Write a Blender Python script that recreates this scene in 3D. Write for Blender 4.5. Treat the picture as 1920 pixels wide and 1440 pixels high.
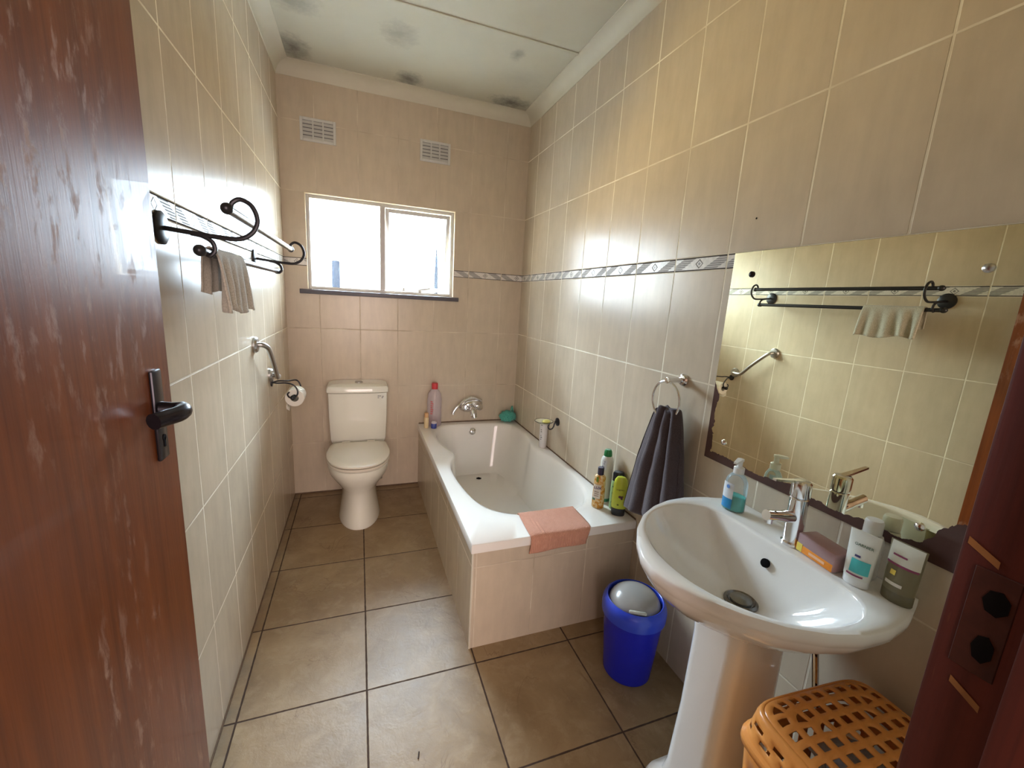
import bpy, bmesh, math, random
from mathutils import Vector, Matrix, noise
random.seed(7)
for o in list(bpy.data.objects): bpy.data.objects.remove(o, do_unlink=True)
scn = bpy.context.scene
PI = math.pi
# ------------------------------------------------------------------ camera
CAM = Vector((0.4473, -3.0985, 1.4372))
yaw, pitch, roll, FPX = 0.3564, -0.1954, 0.0579, 780.78
fwd = Vector((math.sin(yaw)*math.cos(pitch), math.cos(yaw)*math.cos(pitch), math.sin(pitch)))
right = Vector((math.cos(yaw), -math.sin(yaw), 0)); up = right.cross(fwd)
r_ = right*math.cos(roll) + up*math.sin(roll); u_ = up*math.cos(roll) - right*math.sin(roll)
cd = bpy.data.cameras.new('camera'); cam = bpy.data.objects.new('camera', cd); scn.collection.objects.link(cam)
cd.sensor_fit = 'HORIZONTAL'; cd.sensor_width = 36; cd.lens = FPX/1920*36; cd.clip_start = 0.02
cam.matrix_world = Matrix(((r_.x, u_.x, -fwd.x, CAM.x), (r_.y, u_.y, -fwd.y, CAM.y), (r_.z, u_.z, -fwd.z, CAM.z), (0, 0, 0, 1)))
scn.camera = cam
# ------------------------------------------------------------------ colour management and daylight
vs = scn.view_settings; scn.display_settings.display_device = 'sRGB'
vs.view_transform = 'Standard'; vs.look = 'None'; vs.gamma = 1; vs.use_curve_mapping = False
vs.exposure = 2.42
SKY_UP, SKY_LOW, SKY_S = (0.70, 0.855, 1.0), (0.98, 0.78, 0.45), 5.6
wd = bpy.data.worlds.new('daylight'); scn.world = wd; wd.use_nodes = True
nt = wd.node_tree; nt.nodes.clear()
tc = nt.nodes.new('ShaderNodeTexCoord'); sx = nt.nodes.new('ShaderNodeSeparateXYZ'); mr = nt.nodes.new('ShaderNodeMapRange')
cr = nt.nodes.new('ShaderNodeMix'); cr.data_type = 'RGBA'; bg = nt.nodes.new('ShaderNodeBackground'); wo = nt.nodes.new('ShaderNodeOutputWorld')
nt.links.new(tc.outputs['Generated'], sx.inputs[0]); nt.links.new(sx.outputs['Z'], mr.inputs['Value'])
mr.inputs['From Min'].default_value = -0.12; mr.inputs['From Max'].default_value = 0.06
nt.links.new(mr.outputs[0], cr.inputs['Factor']); 
m3 = nt.nodes.new('ShaderNodeMapRange'); nt.links.new(sx.outputs['X'], m3.inputs['Value'])      # sunlit ground and walls lie to the left outside
for k_, v_ in (('From Min', -0.55), ('From Max', 0.25), ('To Min', 1.9), ('To Max', 0.22)): m3.inputs[k_].default_value = v_
lw = nt.nodes.new('ShaderNodeVectorMath'); lw.operation = 'SCALE'; lw.inputs[0].default_value = SKY_LOW; nt.links.new(m3.outputs[0], lw.inputs['Scale'])
nt.links.new(lw.outputs[0], cr.inputs['A'])
cr.inputs['B'].default_value = (*SKY_UP, 1)
nt.links.new(cr.outputs['Result'], bg.inputs['Color']); 
m2 = nt.nodes.new('ShaderNodeMapRange'); nt.links.new(sx.outputs['Z'], m2.inputs['Value'])      # the sky brightens away from the horizon
for k_, v_ in (('From Min', 0.15), ('From Max', 0.70), ('To Min', SKY_S), ('To Max', SKY_S*4.6)): m2.inputs[k_].default_value = v_
nt.links.new(m2.outputs[0], bg.inputs['Strength']); nt.links.new(bg.outputs[0], wo.inputs[0])
pl = bpy.data.lights.new('window_portal', 'AREA'); pl.shape = 'RECTANGLE'; pl.size = 0.99; pl.size_y = 0.62
po = bpy.data.objects.new('window_portal', pl); scn.collection.objects.link(po); po.location = (0.615, 0.23, 1.745)
po.rotation_euler = (-PI/2, 0, 0); pl.cycles.is_portal = True
# added fill light behind the camera, brightens camera-facing surfaces; no source seen
hl = bpy.data.lights.new('passage_fill', 'AREA'); hl.shape = 'RECTANGLE'; hl.size = 1.5; hl.size_y = 1.9; hl.energy = 17.0; hl.color = (1, 0.80, 0.76)
ho = bpy.data.objects.new('passage_fill', hl); scn.collection.objects.link(ho); ho.location = (0.5, -4.9, 1.5); ho.rotation_euler = (math.radians(90), 0, 0)

# ------------------------------------------------------------------ material helpers
class NT:
    def __init__(s, name):
        s.m = bpy.data.materials.new(name); s.m.use_nodes = True; s.t = s.m.node_tree
        s.t.nodes.clear(); s.out = s.t.nodes.new('ShaderNodeOutputMaterial')
        s.b = s.t.nodes.new('ShaderNodeBsdfPrincipled'); s.t.links.new(s.b.outputs[0], s.out.inputs[0])
    def n(s, ty, **k):
        x = s.t.nodes.new(ty)
        for a, v in k.items(): setattr(x, a, v)
        return x
    def put(s, sock, v):
        if isinstance(v, bpy.types.NodeSocket): s.t.links.new(v, sock)
        elif isinstance(v, (tuple, list)) and len(v) == 3 and sock.type == 'RGBA': sock.default_value = (*v, 1)
        else: sock.default_value = v
    def math(s, op, a, b=None, c=None, clamp=False):
        x = s.n('ShaderNodeMath', operation=op, use_clamp=clamp); s.put(x.inputs[0], a)
        if b is not None: s.put(x.inputs[1], b)
        if c is not None: s.put(x.inputs[2], c)
        return x.outputs[0]
    def mix(s, f, a, b):
        x = s.n('ShaderNodeMix', data_type='RGBA'); s.put(x.inputs['Factor'], f); s.put(x.inputs['A'], a); s.put(x.inputs['B'], b)
        return x.outputs['Result']
    def ramp(s, v, a, b):
        x = s.n('ShaderNodeMapRange'); s.put(x.inputs['Value'], v); x.inputs['From Min'].default_value = a; x.inputs['From Max'].default_value = b
        return x.outputs[0]
    def noise(s, vec, scale, detail=3, rough=0.5, dist=0.0):
        x = s.n('ShaderNodeTexNoise'); s.put(x.inputs['Vector'], vec); x.inputs['Scale'].default_value = scale
        x.inputs['Detail'].default_value = detail; x.inputs['Roughness'].default_value = rough; x.inputs['Distortion'].default_value = dist
        return x.outputs['Fac']
    def pos(s): return s.n('ShaderNodeNewGeometry').outputs['Position']
    def obj(s): return s.n('ShaderNodeTexCoord').outputs['Object']
    def xyz(s, v):
        x = s.n('ShaderNodeSeparateXYZ'); s.put(x.inputs[0], v); return x.outputs
    def comb(s, a, b, c):
        x = s.n('ShaderNodeCombineXYZ'); s.put(x.inputs[0], a); s.put(x.inputs[1], b); s.put(x.inputs[2], c); return x.outputs[0]
    def scale(s, v, sc):
        x = s.n('ShaderNodeMapping'); s.put(x.inputs['Vector'], v); x.inputs['Scale'].default_value = sc; return x.outputs[0]
    def bump(s, h, strength=0.3, dist=0.002):
        x = s.n('ShaderNodeBump'); s.put(x.inputs['Height'], h); x.inputs['Strength'].default_value = strength; x.inputs['Distance'].default_value = dist
        s.t.links.new(x.outputs[0], s.b.inputs['Normal']); return x
    def set(s, **k):
        nm = dict(col='Base Color', rough='Roughness', metal='Metallic', spec='Specular IOR Level', trans='Transmission Weight', ior='IOR', coat='Coat Weight', sheen='Sheen Weight', sss='Subsurface Weight', alpha='Alpha')
        for a, v in k.items(): s.put(s.b.inputs[nm[a]], v)
        return s.m
MATS = {}
def mat(name, col, rough=0.5, metal=0.0, var=0.06, nscale=30, bump=0.0, **k):
    if name in MATS: return MATS[name]
    t = NT(name); f = t.noise(t.obj(), nscale)
    a = tuple(max(0, c*(1-var)) for c in col); b = tuple(min(1, c*(1+var)) for c in col)
    t.set(col=t.mix(f, a, b), rough=rough, metal=metal, **k)
    if bump: t.bump(t.noise(t.obj(), nscale*4), bump)
    MATS[name] = t.m
    return t.m

TW, TH, ZS, HS = 0.2525, 0.4035, 1.5882, 0.049
def tile_material(name, axis, off, border=True, base=(0.60, 0.51, 0.385), gcol=((0.66, 0.58, 0.45), (0.92, 0.87, 0.73)), zlow=None):
    t = NT(name); P = t.xyz(t.pos()); u = P[axis]; z = P['Z'] if False else P[2]
    uu = t.math('DIVIDE', t.math('SUBTRACT', u, off), TW); fu = t.math('FRACT', uu); iu = t.math('FLOOR', uu)
    du = t.math('MULTIPLY', t.math('MINIMUM', fu, t.math('SUBTRACT', 1.0, fu)), TW)
    lo = t.math('DIVIDE', t.math('SUBTRACT', ZS, z), TH); hi = t.math('DIVIDE', t.math('SUBTRACT', z, ZS+HS), TH)
    below = t.math('LESS_THAN', z, ZS); above = t.math('GREATER_THAN', z, ZS+HS)
    v = t.math('ADD', t.math('MULTIPLY', below, lo), t.math('MULTIPLY', above, t.math('ADD', hi, 20.0)))
    fv = t.math('FRACT', v); iv = t.math('FLOOR', v)
    instrip = t.math('MULTIPLY', t.math('SUBTRACT', 1.0, below), t.math('SUBTRACT', 1.0, above))
    dv = t.math('ADD', t.math('MULTIPLY', t.math('MINIMUM', fv, t.math('SUBTRACT', 1.0, fv)), TH), t.math('MULTIPLY', instrip, 1.0))
    wob = t.math('MULTIPLY', t.math('SUBTRACT', t.noise(t.pos(), 60, 2), 0.5), 0.0012)
    g = t.math('ADD', t.math('MINIMUM', du, dv), wob)
    grout = t.math('SUBTRACT', 1.0, t.ramp(g, 0.0021, 0.0033))
    # tile face: soft mottling and faint upright streaks, each tile a little different
    wn = t.n('ShaderNodeTexWhiteNoise', noise_dimensions='3D'); t.put(wn.inputs['Vector'], t.comb(iu, iv, off))
    streak = t.noise(t.comb(t.math('MULTIPLY', u, 14.0), t.math('MULTIPLY', z, 2.5), t.math('MULTIPLY', iu, 3.7)), 2.0, 4, 0.6)
    mott = t.noise(t.pos(), 9, 4, 0.6)
    f = t.math('ADD', t.math('MULTIPLY', streak, 0.5), t.math('ADD', t.math('MULTIPLY', mott, 0.4), t.math('MULTIPLY', wn.outputs['Value'], 0.12)))
    c = t.mix(t.ramp(f, 0.25, 0.8), tuple(x*0.86 for x in base), tuple(min(1, x*1.12) for x in base))
    sh = t.math('ADD', 0.0, 0.0); matt = grout
    if border:
        s = t.math('DIVIDE', t.math('SUBTRACT', z, ZS), HS)           # 0..1 up the strip
        a = t.math('ABSOLUTE', t.math('SUBTRACT', s, 0.5)); b = t.math('SUBTRACT', fu, 0.5); ab = t.math('ABSOLUTE', b)
        edge = t.math('GREATER_THAN', a, 0.41)
        # slanting grey wedge bands with stepped hairlines
        d = t.math('ADD', b, t.math('MULTIPLY', t.math('SUBTRACT', s, 0.5), 0.35))
        wedge = t.math('MULTIPLY', t.math('GREATER_THAN', t.math('ABSOLUTE', d), 0.22), t.math('LESS_THAN', t.math('ABSOLUTE', d), 0.47))
        lines = t.math('GREATER_THAN', t.math('SINE', t.math('MULTIPLY', s, 44.0)), 0.1)
        wl = t.math('MULTIPLY', wedge, t.math('ADD', 0.35, t.math('MULTIPLY', lines, 0.5)))
        dm = t.math('ADD', t.math('DIVIDE', ab, 0.075), t.math('DIVIDE', a, 0.36))
        ring = t.math('MULTIPLY', t.math('LESS_THAN', dm, 1.0), t.math('GREATER_THAN', dm, 0.72))
        core = t.math('LESS_THAN', dm, 0.38)
        marble = t.noise(t.pos(), 70, 5, 0.65)
        sc = t.mix(t.ramp(marble, 0.3, 0.7), (0.62, 0.60, 0.56), (0.80, 0.77, 0.72))
        sc = t.mix(wl, sc, (0.16, 0.15, 0.15)); sc = t.mix(t.math('ADD', ring, core, clamp=True), sc, (0.25, 0.24, 0.23))
        sc = t.mix(edge, sc, (0.10, 0.09, 0.085))
        c = t.mix(instrip, c, sc); matt = t.math('MAXIMUM', grout, t.math('MULTIPLY', instrip, t.math('MAXIMUM', edge, t.math('MULTIPLY', t.math('ADD', ring, wl), 0.7))))
        sh = t.math('MULTIPLY', instrip, t.math('MULTIPLY', t.math('ADD', t.math('ADD', wl, ring), t.math('MULTIPLY', edge, 1.5)), 0.5))
    dirt = t.noise(t.pos(), 5, 3)
    gc = t.mix(t.ramp(dirt, 0.35, 0.65), gcol[0], gcol[1])
    c = t.mix(grout, c, gc)
    t.set(col=c, rough=t.math('ADD', 0.27, t.math('MULTIPLY', matt, 0.6)), spec=t.math('MULTIPLY', 0.42, t.math('SUBTRACT', 1.0, matt, clamp=True)))
    px = t.math('SUBTRACT', fu, 0.5); pz = t.math('SUBTRACT', fv, 0.5)
    pil = t.math('MULTIPLY', t.math('ADD', t.math('MULTIPLY', px, px), t.math('MULTIPLY', pz, pz)), 0.9)
    h = t.math('SUBTRACT', t.math('ADD', t.math('SUBTRACT', t.math('MULTIPLY', t.noise(t.pos(), 7, 2), 0.6), pil), t.math('MULTIPLY', t.noise(t.pos(), 45, 3), 0.10)), t.math('ADD', grout, sh))
    t.bump(h, 0.5, 0.0016)
    return t.m

def floor_material():
    t = NT('floor_tile'); P = t.xyz(t.pos()); ft = 0.415
    ds = []; ids = []
    for ax, off in ((0, 0.0401), (1, -0.4865)):
        q = t.math('DIVIDE', t.math('SUBTRACT', P[ax], off), ft); f = t.math('FRACT', q); ids.append(t.math('FLOOR', q))
        ds.append(t.math('MULTIPLY', t.math('MINIMUM', f, t.math('SUBTRACT', 1.0, f)), ft))
    g = t.math('ADD', t.math('MINIMUM', *ds), t.math('MULTIPLY', t.math('SUBTRACT', t.noise(t.pos(), 40, 2), 0.5), 0.003))
    grout = t.math('SUBTRACT', 1.0, t.ramp(g, 0.0022, 0.0036))
    shift = t.n('ShaderNodeVectorMath', operation='ADD'); t.put(shift.inputs[0], t.pos())
    wn = t.n('ShaderNodeTexWhiteNoise', noise_dimensions='3D'); t.put(wn.inputs['Vector'], t.comb(ids[0], ids[1], 0.0))
    sc = t.n('ShaderNodeVectorMath', operation='SCALE'); t.put(sc.inputs[0], wn.outputs['Color']); sc.inputs['Scale'].default_value = 9.0
    t.put(shift.inputs[1], sc.outputs[0]); V = shift.outputs[0]
    big = t.noise(V, 4.5, 5, 0.6, 0.6); mid = t.noise(V, 16, 5, 0.65, 0.4); fine = t.noise(V, 110, 3, 0.7)
    c = t.mix(t.ramp(big, 0.3, 0.7), (0.215, 0.142, 0.070), (0.34, 0.24, 0.13))
    c = t.mix(t.math('MULTIPLY', t.ramp(mid, 0.5, 0.75), 0.55), c, (0.40, 0.305, 0.185))
    vein = t.math('SUBTRACT', 1.0, t.ramp(t.math('ABSOLUTE', t.math('SUBTRACT', t.noise(V, 3.2, 4, 0.6, 1.2), 0.5)), 0.0, 0.012))
    vein = t.math('MULTIPLY', vein, t.ramp(t.noise(V, 5, 2), 0.5, 0.62))
    c = t.mix(t.math('MULTIPLY', vein, 0.5), c, (0.16, 0.09, 0.045))
    c = t.mix(t.math('MULTIPLY', t.ramp(fine, 0.62, 0.75), 0.35), c, (0.19, 0.12, 0.07))
    # patchy grey tone over the cut strip, stronger towards the left wall
    strip_grey = t.math('MULTIPLY', t.math('SUBTRACT', 1.0, t.ramp(P[0], 0.0, 0.05)), t.ramp(t.noise(t.pos(), 9, 3), 0.4, 0.7))
    c = t.mix(t.math('MULTIPLY', strip_grey, 0.6), c, (0.13, 0.12, 0.09))
    c = t.mix(grout, c, (0.060, 0.036, 0.024))
    t.set(col=c, rough=t.math('ADD', t.math('ADD', 0.31, t.math('MULTIPLY', mid, 0.18)), t.math('MULTIPLY', grout, 0.45)), spec=0.34)
    h = t.math('SUBTRACT', t.math('ADD', t.math('MULTIPLY', mid, 0.9), t.math('MULTIPLY', fine, 0.12)), t.math('MULTIPLY', grout, 1.3))
    t.bump(h, 0.55, 0.003)
    return t.m

def wood_material(name, dark, lite, marks=True, rough=0.3, scuff=0.0):
    t = NT(name); v = t.pos(); P = t.xyz(v)
    g = t.noise(t.scale(v, (38, 38, 1.3)), 1.0, 5, 0.6, 0.3); w = t.noise(t.scale(v, (9, 9, 0.9)), 1.0, 3, 0.5, 0.8)
    fine = t.noise(t.scale(v, (260, 260, 9)), 1.0, 3, 0.6)
    c = t.mix(t.ramp(g, 0.35, 0.68), dark, lite); c = t.mix(t.math('MULTIPLY', t.ramp(w, 0.5, 0.8), 0.4), c, tuple(min(1, x*1.35) for x in lite))
    c = t.mix(t.math('MULTIPLY', t.ramp(fine, 0.55, 0.7), 0.22), c, tuple(x*0.6 for x in dark))
    rg = t.math('ADD', rough, t.math('MULTIPLY', fine, 0.12))
    if marks:   # whitish worn patches in the varnish
        a = t.ramp(t.noise(t.scale(v, (42, 42, 15)), 1.0, 5, 0.7, 0.15), 0.54, 0.66)
        zone = t.ramp(t.noise(t.scale(v, (5, 5, 2.2)), 1.0, 2, 0.5), 0.46, 0.62)
        m = t.math('MULTIPLY', t.math('MULTIPLY', a, zone), 0.5)
        c = t.mix(m, c, (0.50, 0.36, 0.28)); rg = t.math('ADD', rg, t.math('MULTIPLY', m, 0.5))
    if scuff:
        s = t.ramp(t.noise(t.scale(v, (55, 55, 4)), 1.0, 4, 0.6), 0.68, 0.74)
        c = t.mix(t.math('MULTIPLY', s, scuff), c, (0.36, 0.17, 0.05))
    t.set(col=c, rough=rg, spec=0.4, coat=0.1); t.bump(t.math('ADD', fine, t.math('MULTIPLY', g, 0.5)), 0.12, 0.001)
    return t.m

def ceiling_material():
    t = NT('ceiling_paint'); v = t.pos()
    c = t.mix(t.noise(v, 6, 4), (0.54, 0.525, 0.42), (0.60, 0.58, 0.475))
    s = 0.0
    for (x, y, rx, ry, k) in ((0.12, -0.19, 0.08, 0.13, 0.8), (0.18, -0.62, 0.10, 0.08, 0.45), (0.76, -0.14, 0.07, 0.08, 0.8), (1.43, -0.14, 0.13, 0.08, 0.85), (0.66, -0.58, 0.08, 0.10, 0.4), (1.27, -0.68, 0.035, 0.05, 0.5), (1.38, -0.45, 0.12, 0.1, 0.12)):
        P = t.xyz(v)
        d = t.math('SQRT', t.math('ADD', t.math('POWER', t.math('DIVIDE', t.math('SUBTRACT', P[0], x), rx), 2.0), t.math('POWER', t.math('DIVIDE', t.math('SUBTRACT', P[1], y), ry), 2.0)))
        d = t.math('ADD', d, t.math('MULTIPLY', t.math('SUBTRACT', t.noise(v, 22, 4, 0.7), 0.5), 1.6))
        s = t.math('MAXIMUM', s, t.math('MULTIPLY', t.math('SUBTRACT', 1.0, t.ramp(d, 0.1, 1.35)), k))
    c = t.mix(s, c, (0.10, 0.095, 0.085))      # mould stains
    t.set(col=c, rough=0.75); t.bump(t.noise(v, 30, 4), 0.15, 0.002)
    return t.m

M = {}
M['wall_l'] = tile_material('wall_tile_left', 1, -1.7109 % TW)
M['wall_r'] = tile_material('wall_tile_right', 1, -0.1871 % TW)
M['wall_b'] = tile_material('wall_tile_back', 0, (1.63-0.1671) % TW, gcol=((0.48, 0.40, 0.30), (0.72, 0.64, 0.50)))
M['bath_f'] = tile_material('bath_tile_front', 0, 1.13 % TW, border=False, gcol=((0.48, 0.40, 0.30), (0.72, 0.64, 0.50)))
M['bath_s'] = tile_material('bath_tile_side', 1, -1.655 % TW, border=False, gcol=((0.48, 0.40, 0.30), (0.72, 0.64, 0.50)))
M['floor'] = floor_material(); M['ceil'] = ceiling_material()
M['cornice'] = mat('cornice_paint', (0.66, 0.63, 0.515), 0.6, nscale=8)
M['plaster'] = mat('hall_plaster', (0.20, 0.15, 0.10), 0.8, nscale=8)
M['door'] = wood_material('door_wood', (0.125, 0.032, 0.009), (0.215, 0.060, 0.014), rough=0.30)
M['frame_wood'] = wood_material('door_frame_wood', (0.055, 0.008, 0.004), (0.10, 0.016, 0.008), marks=False, rough=0.5, scuff=0.35)
M['pale_wood'] = mat('bare_wood', (0.26, 0.115, 0.03), 0.7, var=0.25, nscale=60)
M['porc'] = mat('white_porcelain', (0.90, 0.89, 0.86), 0.07, var=0.01, nscale=3, coat=0.3)
M['toilet'] = mat('toilet_porcelain', (0.82, 0.82, 0.72), 0.08, var=0.01, nscale=3, coat=0.3)
M['seat'] = mat('toilet_seat_plastic', (0.74, 0.69, 0.58), 0.2, var=0.01)
M['tub'] = mat('bath_acrylic', (0.87, 0.845, 0.79), 0.10, var=0.015, nscale=3, coat=0.2)
M['chrome'] = mat('chrome', (0.80, 0.80, 0.82), 0.08, 1.0, var=0.02)
M['steel'] = mat('brushed_steel', (0.50, 0.50, 0.50), 0.30, 1.0, var=0.05)
M['iron'] = mat('dark_iron', (0.035, 0.035, 0.040), 0.35, 0.6, var=0.2)
M['black'] = mat('black_metal', (0.025, 0.022, 0.028), 0.25, 0.6, var=0.2)
M['hole'] = mat('dark_hole', (0.006, 0.005, 0.005), 0.9, spec=0.1)
M['sealant'] = mat('dark_mould_sealant', (0.13, 0.08, 0.045), 0.8, var=0.5, nscale=40)
M['white'] = mat('white_plastic', (0.80, 0.80, 0.78), 0.3, var=0.02)
M['vent'] = mat('vent_plastic', (0.62, 0.62, 0.58), 0.5, var=0.05)
M['steel_white'] = mat('window_frame_paint', (0.52, 0.50, 0.47), 0.45, var=0.08, nscale=14)
M['reveal'] = mat('window_reveal_plaster', (0.78, 0.68, 0.50), 0.8, var=0.05)
M['slate'] = mat('slate_sill', (0.10, 0.095, 0.11), 0.45, var=0.25, nscale=20)
M['blue'] = mat('blue_plastic', (0.012, 0.020, 0.52), 0.25, var=0.08)
M['blue_rim'] = mat('blue_rim_plastic', (0.03, 0.07, 0.62), 0.25, var=0.05)
M['grey_pl'] = mat('grey_lid_plastic', (0.36, 0.35, 0.33), 0.22, var=0.05, nscale=8)
M['orange'] = mat('orange_plastic', (0.90, 0.37, 0.09), 0.28, var=0.05, nscale=10)
M['paper'] = mat('toilet_paper', (0.80, 0.77, 0.69), 0.9, var=0.02, bump=0.2)
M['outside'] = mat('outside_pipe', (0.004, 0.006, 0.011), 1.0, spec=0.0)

def fabric(name, a, b, scale, bs=0.6, sheen=0.3, wave=None):
    t = NT(name); v = t.obj(); n1 = t.noise(v, scale, 4, 0.7)
    if wave:
        P = t.xyz(v); w = t.math('ADD', t.math('SINE', t.math('MULTIPLY', t.math('ADD', P[0], P[1]), wave)), t.math('SINE', t.math('MULTIPLY', t.math('SUBTRACT', P[0], P[1]), wave)))
        f = t.math('ADD', t.math('MULTIPLY', w, 0.2), t.math('ADD', 0.25, t.math('MULTIPLY', n1, 0.5)), clamp=True)
    else: f = n1
    t.set(col=t.mix(t.ramp(f, 0.25, 0.75), a, b), rough=0.95, sheen=sheen, spec=0.1); t.bump(f, bs, 0.002)
    return t.m
M['towel'] = fabric('dark_towelling', (0.042, 0.031, 0.037), (0.125, 0.100, 0.110), 450)
M['cloth'] = fabric('cream_towelling', (0.33, 0.30, 0.24), (0.62, 0.58, 0.50), 260, 0.9)
M['mat_pink'] = fabric('salmon_waffle', (0.52, 0.235, 0.155), (0.74, 0.40, 0.29), 60, 0.9, 0.1, wave=900)
M['laundry'] = fabric('mixed_laundry', (0.10, 0.035, 0.02), (0.20, 0.10, 0.07), 12)
M['laundry_grey'] = fabric('grey_laundry', (0.35, 0.38, 0.42), (0.55, 0.58, 0.62), 20)
M['net'] = fabric('teal_net', (0.04, 0.33, 0.27), (0.18, 0.62, 0.50), 120, 1.0)

def glassy(name, col, rough=0.03, ior=1.45, var=0.0):
    t = NT(name); t.set(col=col, rough=rough, trans=1.0, ior=ior); return t.m
def clear(name, tint, amount=0.12, rough=0.05):      # thin clear wall: tinted see-through with a sheen
    t = NT(name); tr = t.n('ShaderNodeBsdfTransparent'); tr.inputs[0].default_value = (*tint, 1)
    t.set(col=tint, rough=rough, spec=0.6); mx = t.n('ShaderNodeMixShader'); fr = t.n('ShaderNodeFresnel'); fr.inputs[0].default_value = 1.45
    t.put(mx.inputs[0], t.math('ADD', fr.outputs[0], amount, clamp=True)); t.t.links.new(tr.outputs[0], mx.inputs[1]); t.t.links.new(t.b.outputs[0], mx.inputs[2])
    t.t.links.new(mx.outputs[0], t.out.inputs[0]); return t.m
M['pane'] = clear('window_glass', (0.97, 0.99, 1.0), 0.0)
M['clear'] = clear('clear_plastic', (0.95, 0.97, 0.98), 0.10)
M['clear_pink'] = clear('clear_pink_plastic', (0.90, 0.83, 0.85), 0.35)
M['wrap'] = clear('soap_wrapper', (0.88, 0.66, 0.68), 0.35, 0.15)
M['gel'] = clear('green_gel_tube', (0.58, 0.52, 0.33), 0.32, 0.12)
M['teal_liq'] = mat('teal_liquid', (0.03, 0.62, 0.54), 0.1, var=0.1)
M['red_liq'] = mat('red_liquid', (0.30, 0.04, 0.05), 0.15, var=0.1)

def mirror_material():
    t = NT('mirror_silver'); P = t.xyz(t.pos()); y, z = P[1], P[2]
    n = t.noise(t.pos(), 11, 4, 0.6); n2 = t.noise(t.pos(), 60, 3, 0.7)
    w = t.math('ADD', t.math('MULTIPLY', n, 0.055), t.math('MULTIPLY', n2, 0.006))
    bot = t.math('SUBTRACT', z, 0.928)
    lft = t.math('ADD', t.math('SUBTRACT', -1.991, y), t.math('MULTIPLY', t.ramp(z, 1.15, 1.32), 0.06))
    cy = t.math('ADD', y, 2.70); cz = t.math('SUBTRACT', z, 0.90)
    cor = t.math('SUBTRACT', t.math('SQRT', t.math('ADD', t.math('MULTIPLY', cy, cy), t.math('MULTIPLY', t.math('MULTIPLY', cz, cz), 0.35))), 0.055)
    d = t.math('MINIMUM', t.math('MINIMUM', bot, lft), cor)
    bad = t.math('LESS_THAN', d, t.math('SUBTRACT', w, 0.008))
    t.set(col=t.mix(bad, (0.90, 0.875, 0.67), (0.085, 0.042, 0.036)), metal=t.math('SUBTRACT', 1.0, bad), rough=t.math('MULTIPLY', bad, 0.25))
    return t.m
M['mirror'] = mirror_material()

# ------------------------------------------------------------------ mesh helpers
C = scn.collection
WORG = {}
def quad(bm, *ps): return bm.faces.new([bm.verts.new(p) for p in ps])
def box(bm, a, b, bev=0.0, seg=2):
    x0, y0, z0 = a; x1, y1, z1 = b
    v = [bm.verts.new((x, y, z)) for x in (x0, x1) for y in (y0, y1) for z in (z0, z1)]
    fs = [bm.faces.new([v[i] for i in f]) for f in ((0, 1, 3, 2), (4, 6, 7, 5), (0, 4, 5, 1), (2, 3, 7, 6), (0, 2, 6, 4), (1, 5, 7, 3))]
    if bev: bmesh.ops.bevel(bm, geom=list({e for f in fs for e in f.edges}), offset=bev, segments=seg, affect='EDGES', profile=0.5)
    return bm
def frame_of(d):
    d = Vector(d).normalized(); a = Vector((0, 0, 1)) if abs(d.z) < 0.9 else Vector((1, 0, 0))
    x = d.cross(a).normalized(); return x, d.cross(x).normalized()
def loft(bm, rings, cap0=True, cap1=True, closed=True):
    R = [[bm.verts.new(p) for p in r] for r in rings]; n = len(R[0])
    for a, b in zip(R, R[1:]):
        for i in range(n if closed else n-1):
            j = (i+1) % n
            try: bm.faces.new((a[i], a[j], b[j], b[i]))
            except ValueError: pass
    if cap0 and closed: bm.faces.new(list(reversed(R[0])))
    if cap1 and closed: bm.faces.new(R[-1])
    return bm
def tube(bm, pts, r, n=12, caps=True):
    pts = [Vector(p) for p in pts]; rr = r if isinstance(r, (list, tuple)) else [r]*len(pts)
    rings = []; x = None
    for i, p in enumerate(pts):
        d = (pts[min(i+1, len(pts)-1)]-pts[max(i-1, 0)]).normalized()
        if x is None: x, y = frame_of(d)
        else: x = (x-d*x.dot(d)).normalized(); y = d.cross(x)
        rings.append([p+(x*math.cos(t)+y*math.sin(t))*rr[i] for t in (2*PI*k/n for k in range(n))])
    return loft(bm, rings, caps, caps)
def smooth_path(P, k=8):
    P = [Vector(p) for p in P]; out = []
    for i in range(len(P)-1):
        a, b, c, d = P[max(i-1, 0)], P[i], P[i+1], P[min(i+2, len(P)-1)]
        for s in range(k):
            t = s/k; out.append(0.5*((2*b)+(c-a)*t+(2*a-5*b+4*c-d)*t*t+(3*b-a-3*c+d)*t**3))
    return out+[P[-1]]
def lathe(bm, prof, c=(0, 0, 0), axis=(0, 0, 1), n=32, sx=1.0, sy=1.0, caps=True):
    c = Vector(c); ax = Vector(axis).normalized()
    if abs(ax.z) > 0.99: x, y = Vector((1, 0, 0)), Vector((0, 1, 0))
    else: x, y = frame_of(ax)
    return loft(bm, [[c+ax*h+(x*math.cos(t)*sx+y*math.sin(t)*sy)*r for t in (2*PI*k/n for k in range(n))] for r, h in prof], caps, caps)
def ball(bm, c, r, s=(1, 1, 1), n=16):
    m = Matrix.Translation(c) @ Matrix.Diagonal((r*s[0], r*s[1], r*s[2], 1)); bmesh.ops.create_uvsphere(bm, u_segments=n, v_segments=n//2+2, radius=1, matrix=m); return bm
def rrect(a, b, r, n=8, cx=0, cy=0):      # rounded rectangle outline
    out = []
    for qx, qy, t0 in ((1, 1, 0), (-1, 1, PI/2), (-1, -1, PI), (1, -1, 1.5*PI)):
        for k in range(n+1):
            t = t0+PI/2*k/n; out.append((cx+qx*(a-r)+r*math.cos(t), cy+qy*(b-r)+r*math.sin(t)))
    return out
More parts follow.
